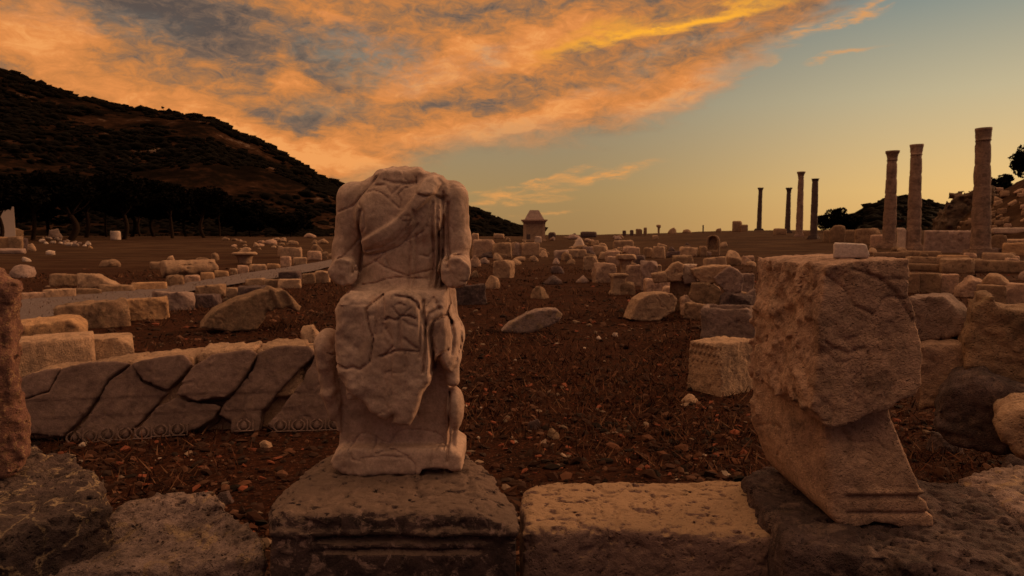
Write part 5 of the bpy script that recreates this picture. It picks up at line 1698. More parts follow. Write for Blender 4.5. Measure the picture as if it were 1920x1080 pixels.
# low walls and terraces on the right, middle distance
for b, k, m_, l in (((1700, 511, 1722, 549), 'cut', 'b', 'brown upright wall block next to the stele edge'), ((1722, 511, 1761, 549), 'cut', 'b', 'brown squared wall block, second from the stele'), ((1762, 513, 1793, 549), 'cut', 'r', 'reddish squared wall block left of the rough round one'),
                    ((1792, 500, 1846, 557), 'boulder', 'r', 'rough rounded block ending the low wall, with a pale edge stone'), ((1833, 533, 1880, 580), 'cut', 'b', 'square brown block carrying a pale rock, far right'),
                    ((1880, 530, 1940, 578), 'cut', 'r', 'dark brown block at the right edge beyond the stubbed block'), ((1765, 484, 1822, 512), 'block', 'b', 'arched-top brown block above the low wall')):
    S(*b, k, m_, l, 'wall block' if k == 'cut' else 'boulder' if k == 'boulder' else 'stone block', dr=0.6, yaw=0.02)
S(1838, 511, 1888, 537, 'boulder', 't', 'pale rounded rock resting above the square brown block', 'rock', Y=ground_hit(1858, 578)[1] + 0.2, z=P(1858, 536, ground_hit(1858, 578)[1] + 0.3)[2])
S(1908, 500, 1950, 527, 'peak', 'm', 'grey pointed rock at the right edge above the wall blocks', 'rock')
for (x0, y0, x1, y1), dd, m_, l in (((1700, 494, 1762, 508), 0.2, 'b', 'long low course of stone just right of the stele top'), ((1705, 486, 1830, 497), 0.1, 'b', 'long terrace course under the three columns'),
                                    ((1826, 488, 1960, 512), 0.15, 'b', 'broad dark terrace course at the right edge'), ((1760, 478, 1812, 487), 0.2, 'o', 'light-topped terrace step below the largest column'),
                                    ((1846, 474, 1900, 489), 0.2, 't', 'light-topped step just right of the largest column'), ((1690, 470, 1760, 482), 0.15, 'b', 'brown course at the foot of the pale pillar'),
                                    ((1640, 472, 1700, 484), 0.15, 'b', 'brown course behind the marble offcut')):
    S(x0, y0, x1, y1, 'cut', m_, l, 'terrace course', 'terrace_course', dr=dd, yaw=0.0, n=40)
S(1885, 455, 1960, 480, 'block', 'o', 'yellowish block high at the right edge beyond the largest column', 'stone block', dr=0.4)
for k in range(48):
    px = rb.uniform(1590, 1925)
    py = rb.uniform(455, 512)
    wd = rb.uniform(10, 26)
    kd_, mt_ = rb.choice(['block', 'boulder', 'flatrock', 'slab']), rb.choice('tbrbd')
    pl_w = between(px, ((1690, 'left of the thin pale pillar'), (1780, 'in front of the long plain grey wall'), (1850, 'at the foot of the tallest column'), (2000, 'near the right edge')))
    S(px - wd / 2, py - wd * rb.uniform(0.3, 0.6), px + wd / 2, py, kd_, mt_, 'small %s %s terrace stone %s' % (KW[kd_], MW[mt_], pl_w), 'stone', name='rubble_stone',
      group='small stones on the terraces', n=12, tilt=rb.uniform(-0.25, 0.25))
for k in range(30):
    px = rb.uniform(420, 640)
    py = rb.uniform(448, 470)
    wd = rb.uniform(8, 18)
    kd_, mt_ = rb.choice(['boulder', 'flatrock']), rb.choice('tbr')
    pl_w = between(px, ((500, 'behind the overturned capital'), (570, 'behind the hollow pale block'), (2000, 'close to the statue arm')))
    S(px - wd / 2, py - wd * 0.4, px + wd / 2, py, kd_, mt_, 'small %s %s slope stone %s' % (KW[kd_], MW[mt_], pl_w), 'stone', name='rubble_stone', group='small stones on the slope left of the statue', n=12)
M['mound'] = stone_mat('mound_rubble', (0.16, 0.10, 0.07), (0.08, 0.05, 0.035), crust=(0.03, 0.02, 0.015), crust_amt=0.7, light=(0.30, 0.2, 0.15), light_amt=0.6, scale=0.25, bump=0.9)
# ---------------------------------------------------------------- columns
def lathe(name, prof, n=20, seed=0, amp=0.0, freq=1.5, square_top=None):
    vs, fs = [], []
    for r_, z in prof:
        for k in range(n):
            a = 2 * math.pi * k / n
            vs.append([r_ * math.cos(a), r_ * math.sin(a), z])
    vs = np.array(vs)
    if amp:
        nn_ = fbm((vs + seed * 3).astype(np.float32), freq, 4, seed) * amp
        rad = np.hypot(vs[:, 0], vs[:, 1]) + 1e-6
        vs[:, 0] *= 1 + nn_ / rad
        vs[:, 1] *= 1 + nn_ / rad
    m = len(prof)
    for i in range(m - 1):
        for k in range(n):
            fs.append([i * n + k, i * n + (k + 1) % n, (i + 1) * n + (k + 1) % n, (i + 1) * n + k])
    me = bpy.data.meshes.new(name)
    top = list(range((m - 1) * n, m * n))
    me.from_pydata([tuple(v) for v in vs], [], fs + [top, list(range(n))[::-1]])
    me.polygons.foreach_set('use_smooth', [True] * len(fs) + [False, False])
    return me


def boxes(name, lst, bev=0.0):
    """Joined boxes [(x0,x1,y0,y1,z0,z1)], top may be inset: (…, inset)."""
    vs, fs = [], []
    for b in lst:
        x0, x1, y0, y1, z0, z1 = b[:6]
        i_ = b[6] if len(b) > 6 else 0.0
        k = len(vs)
        vs += [(x0, y0, z0), (x1, y0, z0), (x1, y1, z0), (x0, y1, z0), (x0 + i_, y0 + i_, z1), (x1 - i_, y0 + i_, z1), (x1 - i_, y1 - i_, z1), (x0 + i_, y1 - i_, z1)]
        fs += [[k, k + 3, k + 2, k + 1], [k + 4, k + 5, k + 6, k + 7], [k, k + 1, k + 5, k + 4], [k + 1, k + 2, k + 6, k + 5], [k + 2, k + 3, k + 7, k + 6], [k + 3, k, k + 4, k + 7]]
    me = bpy.data.meshes.new(name)
    me.from_pydata(vs, [], fs)
    return me


COLS = [  # x top, y top, x foot, y foot, depth, top width, foot width, capital width (photo pixels), material, label
    (1844, 240, 1838, 482, 40, 24, 33, 28, 'column', 'tallest striped marble column nearest the rubble mound, slightly leaning'),
    (1718, 271, 1712, 474, 48, 19, 25, 23, 'column', 'pale marble column with spreading capital, closest on its right to the thin pillar'),
    (1673, 283, 1666, 470, 52, 17, 23, 24, 'column', 'marble column behind the marble offcut, with worn flaring capital'),
    (1527.5, 335, 1525, 455, 74, 11, 13, 14, 'granite', 'dark granite column with a plain top, right of the taller thin pair'),
    (1501, 322, 1498, 452, 80, 10, 13, 15, 'column', 'slender brown column with capital between two dark columns'),
    (1477.5, 352, 1476, 446, 100, 7.5, 10, 12, 'granite', 'thin dark column with a small capital, just left of the slender brown one'),
    (1423.5, 352, 1423, 432, 125, 7, 9, 11, 'granite', 'thin dark column standing apart on the skyline, farthest of all columns'),
]
for i, (xt, yt, xf, yf, Yc, wt, wf_, wc, mt, lb) in enumerate(COLS):
    b = P(xf, yf, Yc)
    zb_ = gz(b[0], b[1]) - 0.1
    t = P(xt, yt, Yc)
    Hc = t[2] - zb_
    sc_ = Yc / F_PX * math.sqrt(1 + ((xt - 960) / F_PX) ** 2)
    sc_ = Yc / F_PX
    rt_, rf_ = wt * sc_ / 2, wf_ * sc_ / 2
    ce = empty('marble_column' if mt == 'column' else 'granite_column', (b[0], b[1], zb_))
    tag(ce, lb, 'column', 'columns along the colonnade')
    capH = 0.75 if i != 3 else 0.25
    zc = Hc - capH
    z0 = 0.45
    prof = [(rf_ * 1.12, z0), (rf_ * 1.05, z0 + 0.1)]
    nseg = 46
    for k in range(nseg + 1):
        t_ = k / nseg
        r_ = rf_ + (rt_ - rf_) * (t_ ** 1.15)
        # joints between drums
        if k and k % 9 == 0:
            r_ *= 0.93
        prof.append((r_, z0 + 0.15 + (zc - z0 - 0.15) * t_))
    link('shaft', lathe('shaft', prof, 24, i + 1, 0.04, 1.8), M[mt], parent=ce)
    rc = wc * sc_ / 2
    cap = lathe('capital', [(rt_ * 0.98, zc), (rt_ * 1.12, zc + 0.04), (rt_ * 1.0, zc + 0.08), (rt_ * 1.04, zc + capH * 0.35), (rt_ + (rc - rt_) * 0.45, zc + capH * 0.62), (rc * 0.97, zc + capH * 0.8), (rc * 1.0, zc + capH * 0.84), (rc, zc + capH)], 20, i + 30, 0.05, 4.0)
    link('capital', cap, M[mt], parent=ce)
    link('base', boxes('base', [(-rf_ * 1.45, rf_ * 1.45, -rf_ * 1.45, rf_ * 1.45, -0.4, 0.28, 0.03), (-rf_ * 1.25, rf_ * 1.25, -rf_ * 1.25, rf_ * 1.25, 0.26, 0.46, 0.04)]), M[mt], parent=ce)
    # lean from foot to top
    lean = math.atan2((t - b)[0], Hc)
    ce.rotation_euler = (0, lean, 0.3 * i)

# ---------------------------------------------------------------- small tower on the skyline
YT = 92.0
bt = P(1002, 446, YT)
zt_ = gz(bt[0], bt[1]) - 0.15
k_ = YT / F_PX
tw = empty('stone_tower', (bt[0], YT, zt_))
tag(tw, 'small square stone tomb tower with truncated pyramid roof on the skyline', 'tower')
hb_ = CAM_H + ray(1002, 419)[2] * YT - zt_
hc_ = CAM_H + ray(1002, 412)[2] * YT - zt_
hr_ = CAM_H + ray(1002, 393.5)[2] * YT - zt_
wb = 20 * k_
link('wall', boxes('wall', [(-wb, wb, 0, 2 * wb, -0.3, hb_)]), M['tan'], parent=tw)
link('plinth_course', boxes('plinth_course', [(-wb * 1.12, wb * 1.12, -0.12 * wb, 2.12 * wb, -0.3, 0.3, 0.04)]), M['tan'], parent=tw)
for sx in (-1, 1):
    for sy in (0, 1):
        link('pilaster', boxes('pilaster', [(sx * wb * 0.88 - 0.19, sx * wb * 0.88 + 0.19, -0.07 + sy * 2 * wb - (0.0 if not sy else 0.0), 0.25 + sy * (2 * wb - 0.18), 0.3, hb_ - 0.02)]), M['tan'], parent=tw)
link('architrave', boxes('architrave', [(-wb * 1.04, wb * 1.04, -0.1, 2 * wb + 0.1, hb_ + 0.003, hb_ + 0.18)]), M['rough'], parent=tw)
link('cornice', boxes('cornice', [(-wb * 1.12, wb * 1.12, -0.25, 2 * wb + 0.25, hb_ + 0.183, hb_ + 0.36), (-wb * 1.22, wb * 1.22, -0.45, 2 * wb + 0.45, hb_ + 0.363, hc_ + 0.02)]), M['rough'], parent=tw)
rf = boxes('roof', [(-18.5 * k_, 18.5 * k_, wb - 18.5 * k_, wb + 18.5 * k_, hc_ + 0.023, hr_, 10.2 * k_)])
link('roof', rf, M['mauve'], parent=tw)
link('doorway', boxes('doorway', [(-0.95 * wb * 0.6 - 0.28, -0.95 * wb * 0.6 + 0.28, -0.02, 0.05, 0.32, 1.0)]), M['granite'], parent=tw)

# ---------------------------------------------------------------- ruins along the skyline and behind the columns
for b, k, m_, Y_, l in (((1373, 414, 1391, 432), 'cut', 'b', 112, 'dark square ruined block standing up on the skyline'), ((1389, 421, 1402, 432), 'cut', 'b', 111, 'lower dark block attached right of the square one on the skyline'),
                        ((1316, 421, 1320, 433), 'cut', 'd', 118, 'thin post on the skyline'), ((1251, 422, 1272, 434), 'boulder', 'b', 116, 'wide rough rock with pale foot on the skyline'),
                        ((1230, 421, 1240, 434), 'capital', 'b', 118, 'capital on a short shaft on the skyline'), ((1206, 426, 1213, 434), 'cut', 'b', 120, 'small knob of masonry on the skyline wall'),
                        ((1192, 429, 1204, 442), 'cut', 'b', 120, 'end block where the skyline steps up'), ((1181, 431, 1188, 442), 'cut', 'd', 122, 'second small pillar stub left of the skyline step'),
                        ((1167, 432, 1174, 442), 'cut', 'd', 124, 'first small pillar stub left of the skyline step'), ((1088, 434, 1119, 443), 'cut', 'd', 118, 'long flat dark wall on the skyline right of the tower'),
                        ((1062, 436, 1086, 444), 'boulder', 'd', 116, 'uneven dark ruin on the skyline right of the tower'), ((1028, 435, 1042, 446), 'block', 'd', 104, 'dark masonry stub touching the right side of the tower'),
                        ((1275, 428, 1300, 434), 'flatrock', 'b', 118, 'low bump of rubble on the skyline'), ((1340, 426, 1356, 434), 'flatrock', 'b', 118, 'tiny bushy bump on the skyline')):
    S(*b, k, m_, l, 'ruin', 'ruined_masonry', Y=Y_, z='g', yaw=0.0, n=20, dr=0.5)
for b, k, m_, Y_, l in (((1545, 431, 1604, 462), 'cut', 'b', 66, 'low ruined wall right of the dark granite column'), ((1604, 428, 1648, 466), 'block', 'b', 60, 'brown ruined wall end with broken top behind the marble offcut'),
                        ((1450, 428, 1474, 448), 'block', 'b', 88, 'low masonry between the two thinnest columns'), ((1506, 432, 1522, 452), 'block', 'b', 84, 'masonry stub between the slender brown column and the granite one'),
                        ((1680, 427, 1699, 469), 'altar', 'p', 48, 'pale thin square pillar between two marble columns'), ((1690, 440, 1706, 470), 'block', 'b', 50, 'dark block touching the thin pale pillar'),
                        ((1632, 440, 1662, 470), 'block', 'r', 54, 'grey wall stub left of the worn capital column'),
                        ((1738, 432, 1826, 474), 'cut', 'm', 44, 'long plain grey wall between the columns'), ((1856, 440, 1884, 480), 'block', 'b', 44, 'brown masonry behind the tallest column'),
                        ((1868, 431, 1960, 438), 'cut', 'p', 50, 'long pale ledge high on the mound foot at the right edge'), ((1876, 448, 1960, 454), 'cut', 't', 47, 'second stone ledge below the pale one at the right edge'),
                        ((1556, 422, 1584, 434), 'block', 'b', 64, 'short upper course of the ruined wall below the dark trees'), ((1640, 426, 1662, 442), 'boulder', 'b', 58, 'broken brown masonry on the wall behind the columns')):
    S(*b, k, m_, l, 'wall', 'ruined_wall', Y=Y_, z='g', yaw=0.0, n=34, dr=0.35)
outline_stone('ruined_wall', [(1748, 440), (1752, 410), (1762, 408), (1762, 394), (1772, 392), (1773, 378), (1782, 376), (1783, 362), (1800, 358), (1822, 355), (1846, 352), (1866, 350), (1880, 440)], 60, 4.0, M['mound'], 131, h=0.2, r=0.2, amp=0.7, freq=0.9, step=0.8, jit=0.2,
              label='stepped rough wall end of the rubble mound behind the tallest column', cat='wall', low=0.5)
ML = ['t', 'p', 'b', 'r']
for k in range(90):
    px = rb.uniform(1780, 1935)
    py = rb.uniform(330, 440)
    if py < 345 + (1935 - px) * 0.2:
        continue
    wd = rb.uniform(5, 17)
    gh = ground_hit(px, py, near=20)
    if gh[1] > 95:
        continue
    kd_, mt_ = rb.choice(['wedge', 'block', 'slab']), rb.choice('bbrt')
    pl_w = ('high' if py < 375 else 'midway' if py < 410 else 'low') + ' on the rubble mound ' + ('beside the tallest column' if px < 1890 else 'at the right edge')
    S(px - wd / 2, py - wd * rb.uniform(0.5, 0.8), px + wd / 2, py, kd_, mt_, '%s %s stone %s' % (KW[kd_], MW[mt_], pl_w), 'stone', name='rubble_stone', group='stones on the rubble mound', n=11)

# ---------------------------------------------------------------- far left: house, rough wall, rubbish
YH = 80.0
hx0, hx1 = P(-150, 400, YH)[0], P(8, 400, YH)[0]
hg = gz(hx1, YH) - 0.2
hh = CAM_H + ray(20, 372)[2] * YH
ho = empty('white_house', ((hx0 + hx1) / 2, YH, hg), (0, 0, 0.62))
tag(ho, 'whitewashed house partly hidden by dark foliage at the left edge', 'house')
wx = (hx1 - hx0) / 2
link('wall', boxes('wall', [(-wx, wx, 0, 6, -0.3, hh - hg)]), M['white'], parent=ho)
ry = hh - hg
rm = bpy.data.meshes.new('roof')
rm.from_pydata([(-wx - 0.3, -0.3, ry), (wx + 0.3, -0.3, ry), (wx + 0.3, 6.3, ry), (-wx - 0.3, 6.3, ry), (-wx - 0.3, 3, ry + 1.3), (wx + 0.3, 3, ry + 1.3), (-wx - 0.3, -0.3, ry - 0.12), (wx + 0.3, -0.3, ry - 0.12)], [], [[0, 1, 5, 4], [2, 3, 4, 5], [0, 4, 3], [1, 2, 5], [6, 7, 1, 0], [0, 3, 2, 1]])
link('roof', rm, M['brown'], parent=ho)
for b, k, m_, l in (((-22, 419, 42, 447), 'boulder', 'b', 'big rounded top stone of the rough wall below the white house'), ((-16, 444, 17, 468), 'block', 'o', 'squared stone of the rough wall at the very edge of the photo'),
                    ((18, 443, 42, 468), 'block', 'b', 'squared stone of the rough wall, second from the edge'), ((40, 446, 53, 467), 'block', 'd', 'narrow dark stone of the rough wall'),
                    ((50, 450, 68, 471), 'boulder', 't', 'pale stone leaning at the end of the rough wall')):
    S(*b, k, m_, l, 'wall stone', 'wall_stone', dr=0.5)
tag(S(91, 427, 116, 447, 'boulder', 'm', 'rounded grey boulder left of the thick tree trunk', 'boulder'))
tag(S(208, 433, 226, 450, 'drum', 'p', 'white round-topped drum between two tree trunks', 'drum', name='white_drum'))
S(40, 480, 56, 491, 'boulder', 'p', 'small white stone on the turf in front of the rough wall', 'stone')
S(85, 466, 103, 478, 'boulder', 'p', 'pale stone below the heap of rubble', 'stone')
S(164, 459, 174, 466, 'boulder', 'o', 'small orange stone right of the heap of rubble', 'stone')
for k in range(26):
    t_ = rb.random()
    px = 66 + 104 * t_ + rb.uniform(-6, 6)
    py = 452 + 10 * t_ + rb.uniform(-8, 4)
    wd = rb.uniform(6, 14)
    kd_, mt_ = rb.choice(['boulder', 'flatrock', 'block']), rb.choice('ppmtm')
    S(px - wd / 2, py - wd * 0.5, px + wd / 2, py, kd_, mt_, '%s %s rubble in the heap under the trees, %s' % (KW[kd_], MW[mt_], 'left of the thickest trunk' if px < 120 else 'right of the thickest trunk'), 'rubble', name='rubble_stone', group='pale rubble heap under the trees', n=10)
S(46, 421, 132, 428, 'cut', 'b', 'long low reddish wall behind the rubble heap', 'wall', 'low_wall', dr=0.1)

# ---------------------------------------------------------------- trees
def crown_mesh(seed, R=(2.6, 2.6, 1.9), blobs=16, leaves=3400, size=0.17):
    r = np.random.RandomState(seed)
    cs = []
    for k in range(blobs):
        v = r.normal(size=3)
        v /= np.linalg.norm(v)
        v *= r.uniform(0.35, 0.85)
        cs.append((v * np.array(R), r.uniform(0.28, 0.5)))
    P_ = []
    for k in range(leaves):
        c, s_ = cs[r.randint(len(cs))]
        v = r.normal(size=3)
        v /= np.linalg.norm(v)
        P_.append(c + v * s_ * np.array(R) * r.uniform(0.55, 1.0) ** 0.5)
    P_ = np.array(P_)
    a = r.normal(size=(leaves, 3))
    a /= np.linalg.norm(a, axis=1)[:, None]
    b = np.cross(a, r.normal(size=(leaves, 3)))
    b /= np.linalg.norm(b, axis=1)[:, None]
    s_ = (size * r.uniform(0.6, 1.5, leaves))[:, None]
    V = np.stack([P_ - a * s_, P_ + b * s_ * 0.55, P_ + a * s_, P_ - b * s_ * 0.55], 1).reshape(-1, 3)
    return mesh_from('crown', V, np.arange(leaves * 4).reshape(-1, 4), smooth=False)


def trunk_mesh(seed, H, r0, spread=1.4):
    r = np.random.RandomState(seed)
    vs, fs = [], []

    def limb(p0, p1, ra, rb_, n=7, seg=6, bend=0.25):
        base = len(vs)
        p0, p1 = np.array(p0, float), np.array(p1, float)
        off = r.uniform(-bend, bend, 3) * np.linalg.norm(p1 - p0) * 0.5
        off[2] = 0
        for i in range(seg + 1):
            t_ = i / seg
            c = p0 + (p1 - p0) * t_ + off * math.sin(t_ * math.pi)
            rad = ra + (rb_ - ra) * t_
            for k in range(n):
                a = 2 * math.pi * k / n
                vs.append(tuple(c + np.array([math.cos(a) * rad, math.sin(a) * rad, 0])))
        for i in range(seg):
            for k in range(n):
                fs.append([base + i * n + k, base + i * n + (k + 1) % n, base + (i + 1) * n + (k + 1) % n, base + (i + 1) * n + k])
    fork = np.array([r.uniform(-0.3, 0.3), r.uniform(-0.3, 0.3), H * 0.5])
    limb((0, 0, -0.3), fork, r0, r0 * 0.72)
    for k in range(5):
        a = 2 * math.pi * k / 5 + r.uniform(-0.4, 0.4)
        limb(fork, fork + np.array([math.cos(a) * spread, math.sin(a) * spread, H * r.uniform(0.32, 0.5)]), r0 * 0.45, r0 * 0.12)
    me = bpy.data.meshes.new('trunk')
    me.from_pydata(vs, [], fs)
    me.polygons.foreach_set('use_smooth', [True] * len(fs))
    return me


CR = [crown_mesh(s_) for s_ in (1, 2, 3, 4)]
TR = [trunk_mesh(s_, 6.0, 0.26) for s_ in (5, 6, 7)]
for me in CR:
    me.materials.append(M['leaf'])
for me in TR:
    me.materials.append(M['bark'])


def tree(px, py, top_y, label, seed, Y=None, wide=1.0, group=None, tw_=1.0, name='olive_tree', low=0.45):
    b = ground_hit(px, py) if Y is None else P(px, py, Y)
    b[2] = gz(b[0], b[1])
    Ht = CAM_H + ray(px, top_y)[2] * b[1] - b[2]
    e = empty(name, b, (0, 0, seed * 1.3))
    tag(e, label, 'tree', group)
    tr = link('trunk', TR[seed % 3], parent=e)
    tr.scale = (tw_ * Ht / 8, tw_ * Ht / 8, Ht / 8)
    c = link('crown', CR[seed % 4], parent=e, loc=(0, 0, Ht * (1 - (1 - low) / 2)))
    q_ = Ht * (1 - low) / 2 / 2.6
    c.scale = (q_ * 1.25 * wide, q_ * 1.25 * wide, q_ * 1.35)
    return e


gt = 'dark trees at the foot of the mountain'
tree(126, 451, 322, 'dark tree with the thickest trunk, beside the rubble heap', 1, group=gt, wide=1.3, tw_=1.7)
tree(200, 444, 340, 'thin-trunked dark tree left of the white drum', 2, group=gt, wide=1.2, tw_=0.7)
tree(230, 449, 326, 'dark tree with a bent trunk right of the white drum', 3, group=gt, wide=1.35, tw_=1.2)
tree(264, 443, 352, 'small dark tree right of the bent-trunk tree', 4, group=gt, wide=1.0, tw_=0.8)
tree(324, 447, 340, 'dark tree standing alone between the bent-trunk tree and the last pair', 5, group=gt, wide=1.3, tw_=1.0)
tree(385, 446, 345, 'dark tree left in the last pair toward the statue', 6, group=gt, wide=1.3, tw_=1.1)
tree(412, 444, 362, 'smaller dark tree right in the last pair toward the statue', 7, group=gt, wide=1.0, tw_=0.7)
tree(60, 446, 318, 'dark tree behind the rubble heap, right of the white house', 8, group=gt, wide=1.5, Y=88)
tree(-4, 446, 322, 'dark tree overhanging the white house', 9, Y=70, group=gt, wide=1.7, low=0.42)
tree(160, 444, 318, 'dense dark tree filling the gap behind the thickest trunk', 10, Y=104, group=gt, wide=1.5)
for k_, (px_, top_, Y_) in enumerate(((95, 330, 112), (290, 335, 118), (350, 345, 122), (440, 372, 128), (30, 325, 104), (245, 328, 120))):
    tree(px_, 445, top_, ['dark tree filling the back of the grove behind the thickest trunk', 'dark tree behind the gap right of the small tree', 'dark tree behind the lone tree of the grove', 'low dark tree at the open end of the grove', 'dark tree behind the white house', 'dark tree behind the bent-trunk tree'][k_], 20 + k_, Y=Y_, wide=1.7, low=0.25, group=gt)
tree(470, 441, 392, 'low dark tree on the mountain foot, between the last pair and the statue', 11, Y=128, group=gt, wide=1.8, low=0.2)
tree(545, 441, 398, 'low spreading dark tree nearest the statue shoulder', 12, Y=130, group=gt, wide=2.2, low=0.15)
tree(1568, 440, 388, 'dark bushy tree right of the granite column', 13, Y=105, wide=1.2, low=0.1, name='bushy_tree')
tree(1546, 442, 399, 'lower dark bush left of the bushy tree', 14, Y=104, wide=1.1, low=0.1, name='bushy_tree')
tree(1590, 442, 402, 'low dark bush between the bushy tree and the round hill', 15, Y=106, wide=1.5, low=0.1, name='bushy_tree')
tree(1925, 345, 272, 'dark tree on top of the rubble mound at the right edge', 16, Y=70, wide=1.1, low=0.1, name='bushy_tree')
tree(1868, 372, 326, 'dark bush on the mound right of the tallest column', 17, Y=69, wide=1.4, low=0.05, name='bushy_tree')
tree(306, 209, 198, 'tiny lone tree on the mountain ridge', 18, Y=420, wide=0.6, low=0.4, name='lone_tree')
bpy.data.objects['lone_tree'].location = tuple(P(306, 211, 425))
lt = bpy.data.objects['lone_tree']
for ch in lt.children:
    ch.scale = (0.35, 0.35, 0.45) if ch.name.startswith('trunk') else (0.45, 0.45, 0.4)
    if ch.name.startswith('crown'):
        ch.location = (0, 0, 3.0)

# ---------------------------------------------------------------- pebbles, sherds, dry stalks
def scatter(name, count, rmin, rmax, smin, smax, tints, seed, flat=(0.3, 0.8), near_bias=1.0, label=None):
    import bmesh
    r = np.random.RandomState(seed)
    bm = bmesh.new()
    bmesh.ops.create_icosphere(bm, subdivisions=1, radius=1.0)
    iv = np.array([v.co[:] for v in bm.verts])
    fi = np.array([[v.index for v in f.verts] for f in bm.faces])
    bm.free()
    k = len(iv)
    R_ = rmin * (rmax / rmin) ** (r.rand(count) ** near_bias)
    a = r.uniform(-0.70, 0.70, count)
    x, y = np.sin(a) * R_, np.cos(a) * R_
    # clumpy
    dens = fbm(np.stack([x, y, x * 0], 1).astype(np.float32), 1.1, 3, seed)
    keep = r.rand(count) < 0.62 + dens * 0.9
    x, y, R_ = x[keep], y[keep], R_[keep]
    n = len(x)
    s = smin + (smax - smin) * r.rand(n) ** 3.2
    ax = np.stack([s * r.uniform(0.7, 1.6, n), s * r.uniform(0.6, 1.2, n), s * r.uniform(flat[0], flat[1], n)], 1)
    V = iv[None] * (1 + 0.32 * r.uniform(-1, 1, (n, k, 1))) * ax[:, None]
    tl = r.normal(0, 0.22, (n, 2))
    V[:, :, 2] += V[:, :, 0] * tl[:, :1] + V[:, :, 1] * tl[:, 1:]
    th = r.uniform(0, 6.28, n)
    c_, s_ = np.cos(th)[:, None], np.sin(th)[:, None]
    X_, Y_ = V[:, :, 0] * c_ - V[:, :, 1] * s_, V[:, :, 0] * s_ + V[:, :, 1] * c_
    z = terr(x, y)
    V = np.stack([X_ + x[:, None], Y_ + y[:, None], V[:, :, 2] + (z + ax[:, 2] * 0.25)[:, None]], -1)
    F_ = (fi[None] + (np.arange(n) * k)[:, None, None]).reshape(-1, 3)
    me = mesh_from(name, V.reshape(-1, 3), F_, smooth=False)
    cols = np.array([t[1] for t in tints])
    pr = np.array([t[0] for t in tints])
    pick = r.choice(len(tints), n, p=pr / pr.sum())
    cc = cols[pick] * r.uniform(0.65, 1.35, (n, 1))
    cc = np.repeat(cc, k, axis=0)
    at = me.color_attributes.new('tint', 'FLOAT_COLOR', 'POINT')
    at.data.foreach_set('color', np.concatenate([cc, np.ones((len(cc), 1))], 1).astype(np.float32).ravel())
    o = link(name, me, M['pebble'])
    tag(o, label, kind='stuff')
    return o


T1 = [(7, (0.038, 0.017, 0.011)), (3, (0.11, 0.05, 0.03)), (0.9, (0.20, 0.13, 0.09)), (1.1, (0.19, 0.055, 0.03)), (0.1, (0.40, 0.29, 0.22)), (1.5, (0.035, 0.02, 0.015))]
scatter('pebbles', 22000, 2.7, 11.0, 0.004, 0.034, T1, 1, near_bias=1.0, label='small stones and clay chips over the near red soil')
scatter('soil_crumbs', 16000, 2.7, 22.0, 0.008, 0.05, [(6, (0.034, 0.013, 0.008)), (4, (0.055, 0.021, 0.012)), (3, (0.013, 0.007, 0.005)), (1, (0.10, 0.04, 0.022))], 2, flat=(0.35, 0.7), label='crumbled dark red soil')
scatter('pebbles', 6000, 10.0, 34.0, 0.012, 0.07, T1, 3, near_bias=1.0, label='small stones over the farther soil')


def stalks(name, count, rmin, rmax, seed, label):
    r = np.random.RandomState(seed)
    R_ = rmin * (rmax / rmin) ** r.rand(count)
    a = r.uniform(-0.72, 0.72, count)
    x, y = np.sin(a) * R_, np.cos(a) * R_
    dens = fbm(np.stack([x, y, x * 0], 1).astype(np.float32), 0.6, 4, seed)
    k = r.rand(count) < 0.45 + dens * 1.4
    x, y, R_ = x[k], y[k], R_[k]
    n = len(x)
    z = terr(x, y)
    h_ = r.uniform(0.02, 0.075, n) * (1 + R_ / 30)
    wd = 0.0035 * (1 + R_ / 6)
    th = r.uniform(0, 6.28, n)
    lean = r.normal(0, 0.8, (n, 2)) * h_[:, None]
    p0 = np.stack([x - np.cos(th) * wd, y - np.sin(th) * wd, z - 0.005], 1)
    p1 = np.stack([x + np.cos(th) * wd, y + np.sin(th) * wd, z - 0.005], 1)
    p2 = np.stack([x + lean[:, 0], y + lean[:, 1], z + h_], 1)
    me = mesh_from(name, np.stack([p0, p1, p2], 1).reshape(-1, 3), np.arange(n * 3).reshape(-1, 3), smooth=False)
    cols = np.array([(0.12, 0.042, 0.022), (0.07, 0.026, 0.014), (0.17, 0.08, 0.042), (0.03, 0.014, 0.010)])[r.randint(0, 4, n)]
    cc = np.repeat(cols, 3, axis=0)
    at = me.color_attributes.new('tint', 'FLOAT_COLOR', 'POINT')
    at.data.foreach_set('color', np.concatenate([cc, np.ones((len(cc), 1))], 1).astype(np.float32).ravel())
    o = link(name, me, M['pebble'])
    tag(o, label, kind='stuff')


stalks('dry_weeds', 60000, 4.2, 30.0, 4, 'short reddish dry weeds on the open soil')

# larger single chips and potsherds in the near soil
def plate_mesh(seed):
    r = np.random.RandomState(seed)
    n = r.randint(5, 8)
    an = np.sort(r.uniform(0, 2 * math.pi, n))
    pts = [(math.cos(a) * r.uniform(0.6, 1.0), math.sin(a) * r.uniform(0.45, 0.8)) for a in an]
    vs = [(x, y, 0) for x, y in pts] + [(x * 0.93, y * 0.93, 0.26 + 0.1 * x) for x, y in pts]
    fs = [list(range(n))[::-1], list(range(n, 2 * n))] + [[i, (i + 1) % n, n + (i + 1) % n, n + i] for i in range(n)]
    me = bpy.data.meshes.new('pottery_sherd')
    me.from_pydata(vs, [], fs)
    return me


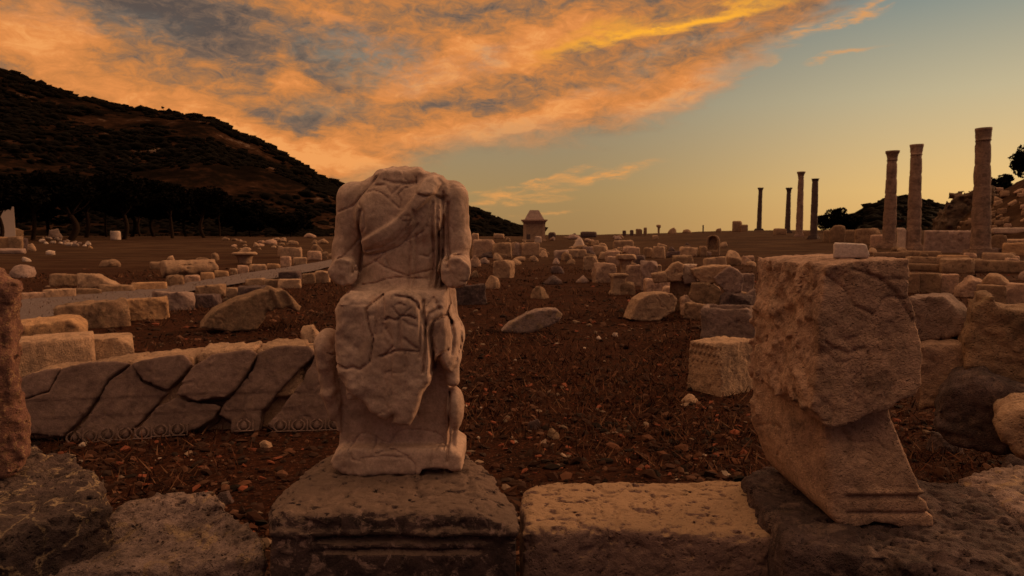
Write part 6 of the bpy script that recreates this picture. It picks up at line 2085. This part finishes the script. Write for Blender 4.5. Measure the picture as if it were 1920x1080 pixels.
PM = [plate_mesh(s_) for s_ in range(8)]
for me in PM:
    me.materials.append(M['sherd'])
PC = [plate_mesh(s_ + 20) for s_ in range(6)]
for me in PC:
    me.name = 'stone_chip'
    me.materials.append(M['chip'])
r9 = np.random.RandomState(9)
SH = [(490, 905, 15), (370, 920, 11), (428, 943, 10), (520, 862, 9), (508, 870, 9), (1155, 792, 10), (1010, 858, 8), (880, 852, 7), (1372, 887, 10), (1385, 803, 8), (455, 875, 9), (275, 912, 10)]
for k in range(70):
    if k < len(SH):
        px, py, sz = SH[k]
    else:
        px, py = r9.choice([r9.uniform(170, 500), r9.uniform(890, 1400), r9.uniform(890, 1400)]), r9.uniform(700, 895)
        sz = r9.uniform(4, 8.5)
    gh = ground_hit(px, py)
    sherd = k % 5 != 0 or k < len(SH)
    o = link('pottery_sherd' if sherd else 'stone_chip', (PM[k % 8] if sherd else PC[k % 6]), loc=(gh[0], gh[1], gh[2] + 0.008), rot=(r9.normal(0, 0.25), r9.normal(0, 0.25), r9.uniform(0, 6)))
    sc2 = sz / F_PX * gh[1] * 1.25
    o.scale = (sc2, sc2, sc2)
    if sherd:
        if px < 700:
            tag(o, 'broken orange-red clay sherd on the soil between the architrave and the front row', 'sherd', 'clay sherds left of the statue')
        else:
            tag(o, 'broken orange-red clay sherd on the soil behind the flat ochre block', 'sherd', 'clay sherds right of the statue')
    else:
        tag(o, 'flat pale stone chip lying on the near soil', 'stone chip', 'pale stone chips scattered on the near soil')
S(1274, 738, 1312, 757, 'boulder', 't', 'fist-sized pale stone on the soil below the carved leaf block', 'stone', n=18)
S(1022, 803, 1050, 824, 'boulder', 'b', 'brown lump on the soil between the statue and the stele', 'stone', n=18)
S(990, 782, 1016, 806, 'boulder', 'd', 'dark lump beside a pale chip on the soil right of the statue leg', 'stone', n=18)
S(484, 820, 512, 840, 'boulder', 't', 'small pale stone just below the egg and dart border', 'stone', n=18)
S(406, 915, 440, 948, 'boulder', 'd', 'dark stone among red sherds left of the plinth', 'stone', n=18)
S(1116, 628, 1128, 636, 'flatrock', 'p', 'pale flake on the soil right below the grey lens-shaped slab', 'stone', n=12)
S(1146, 622, 1160, 631, 'flatrock', 'p', 'thin pale flake right of the grey lens-shaped slab', 'stone', n=12)
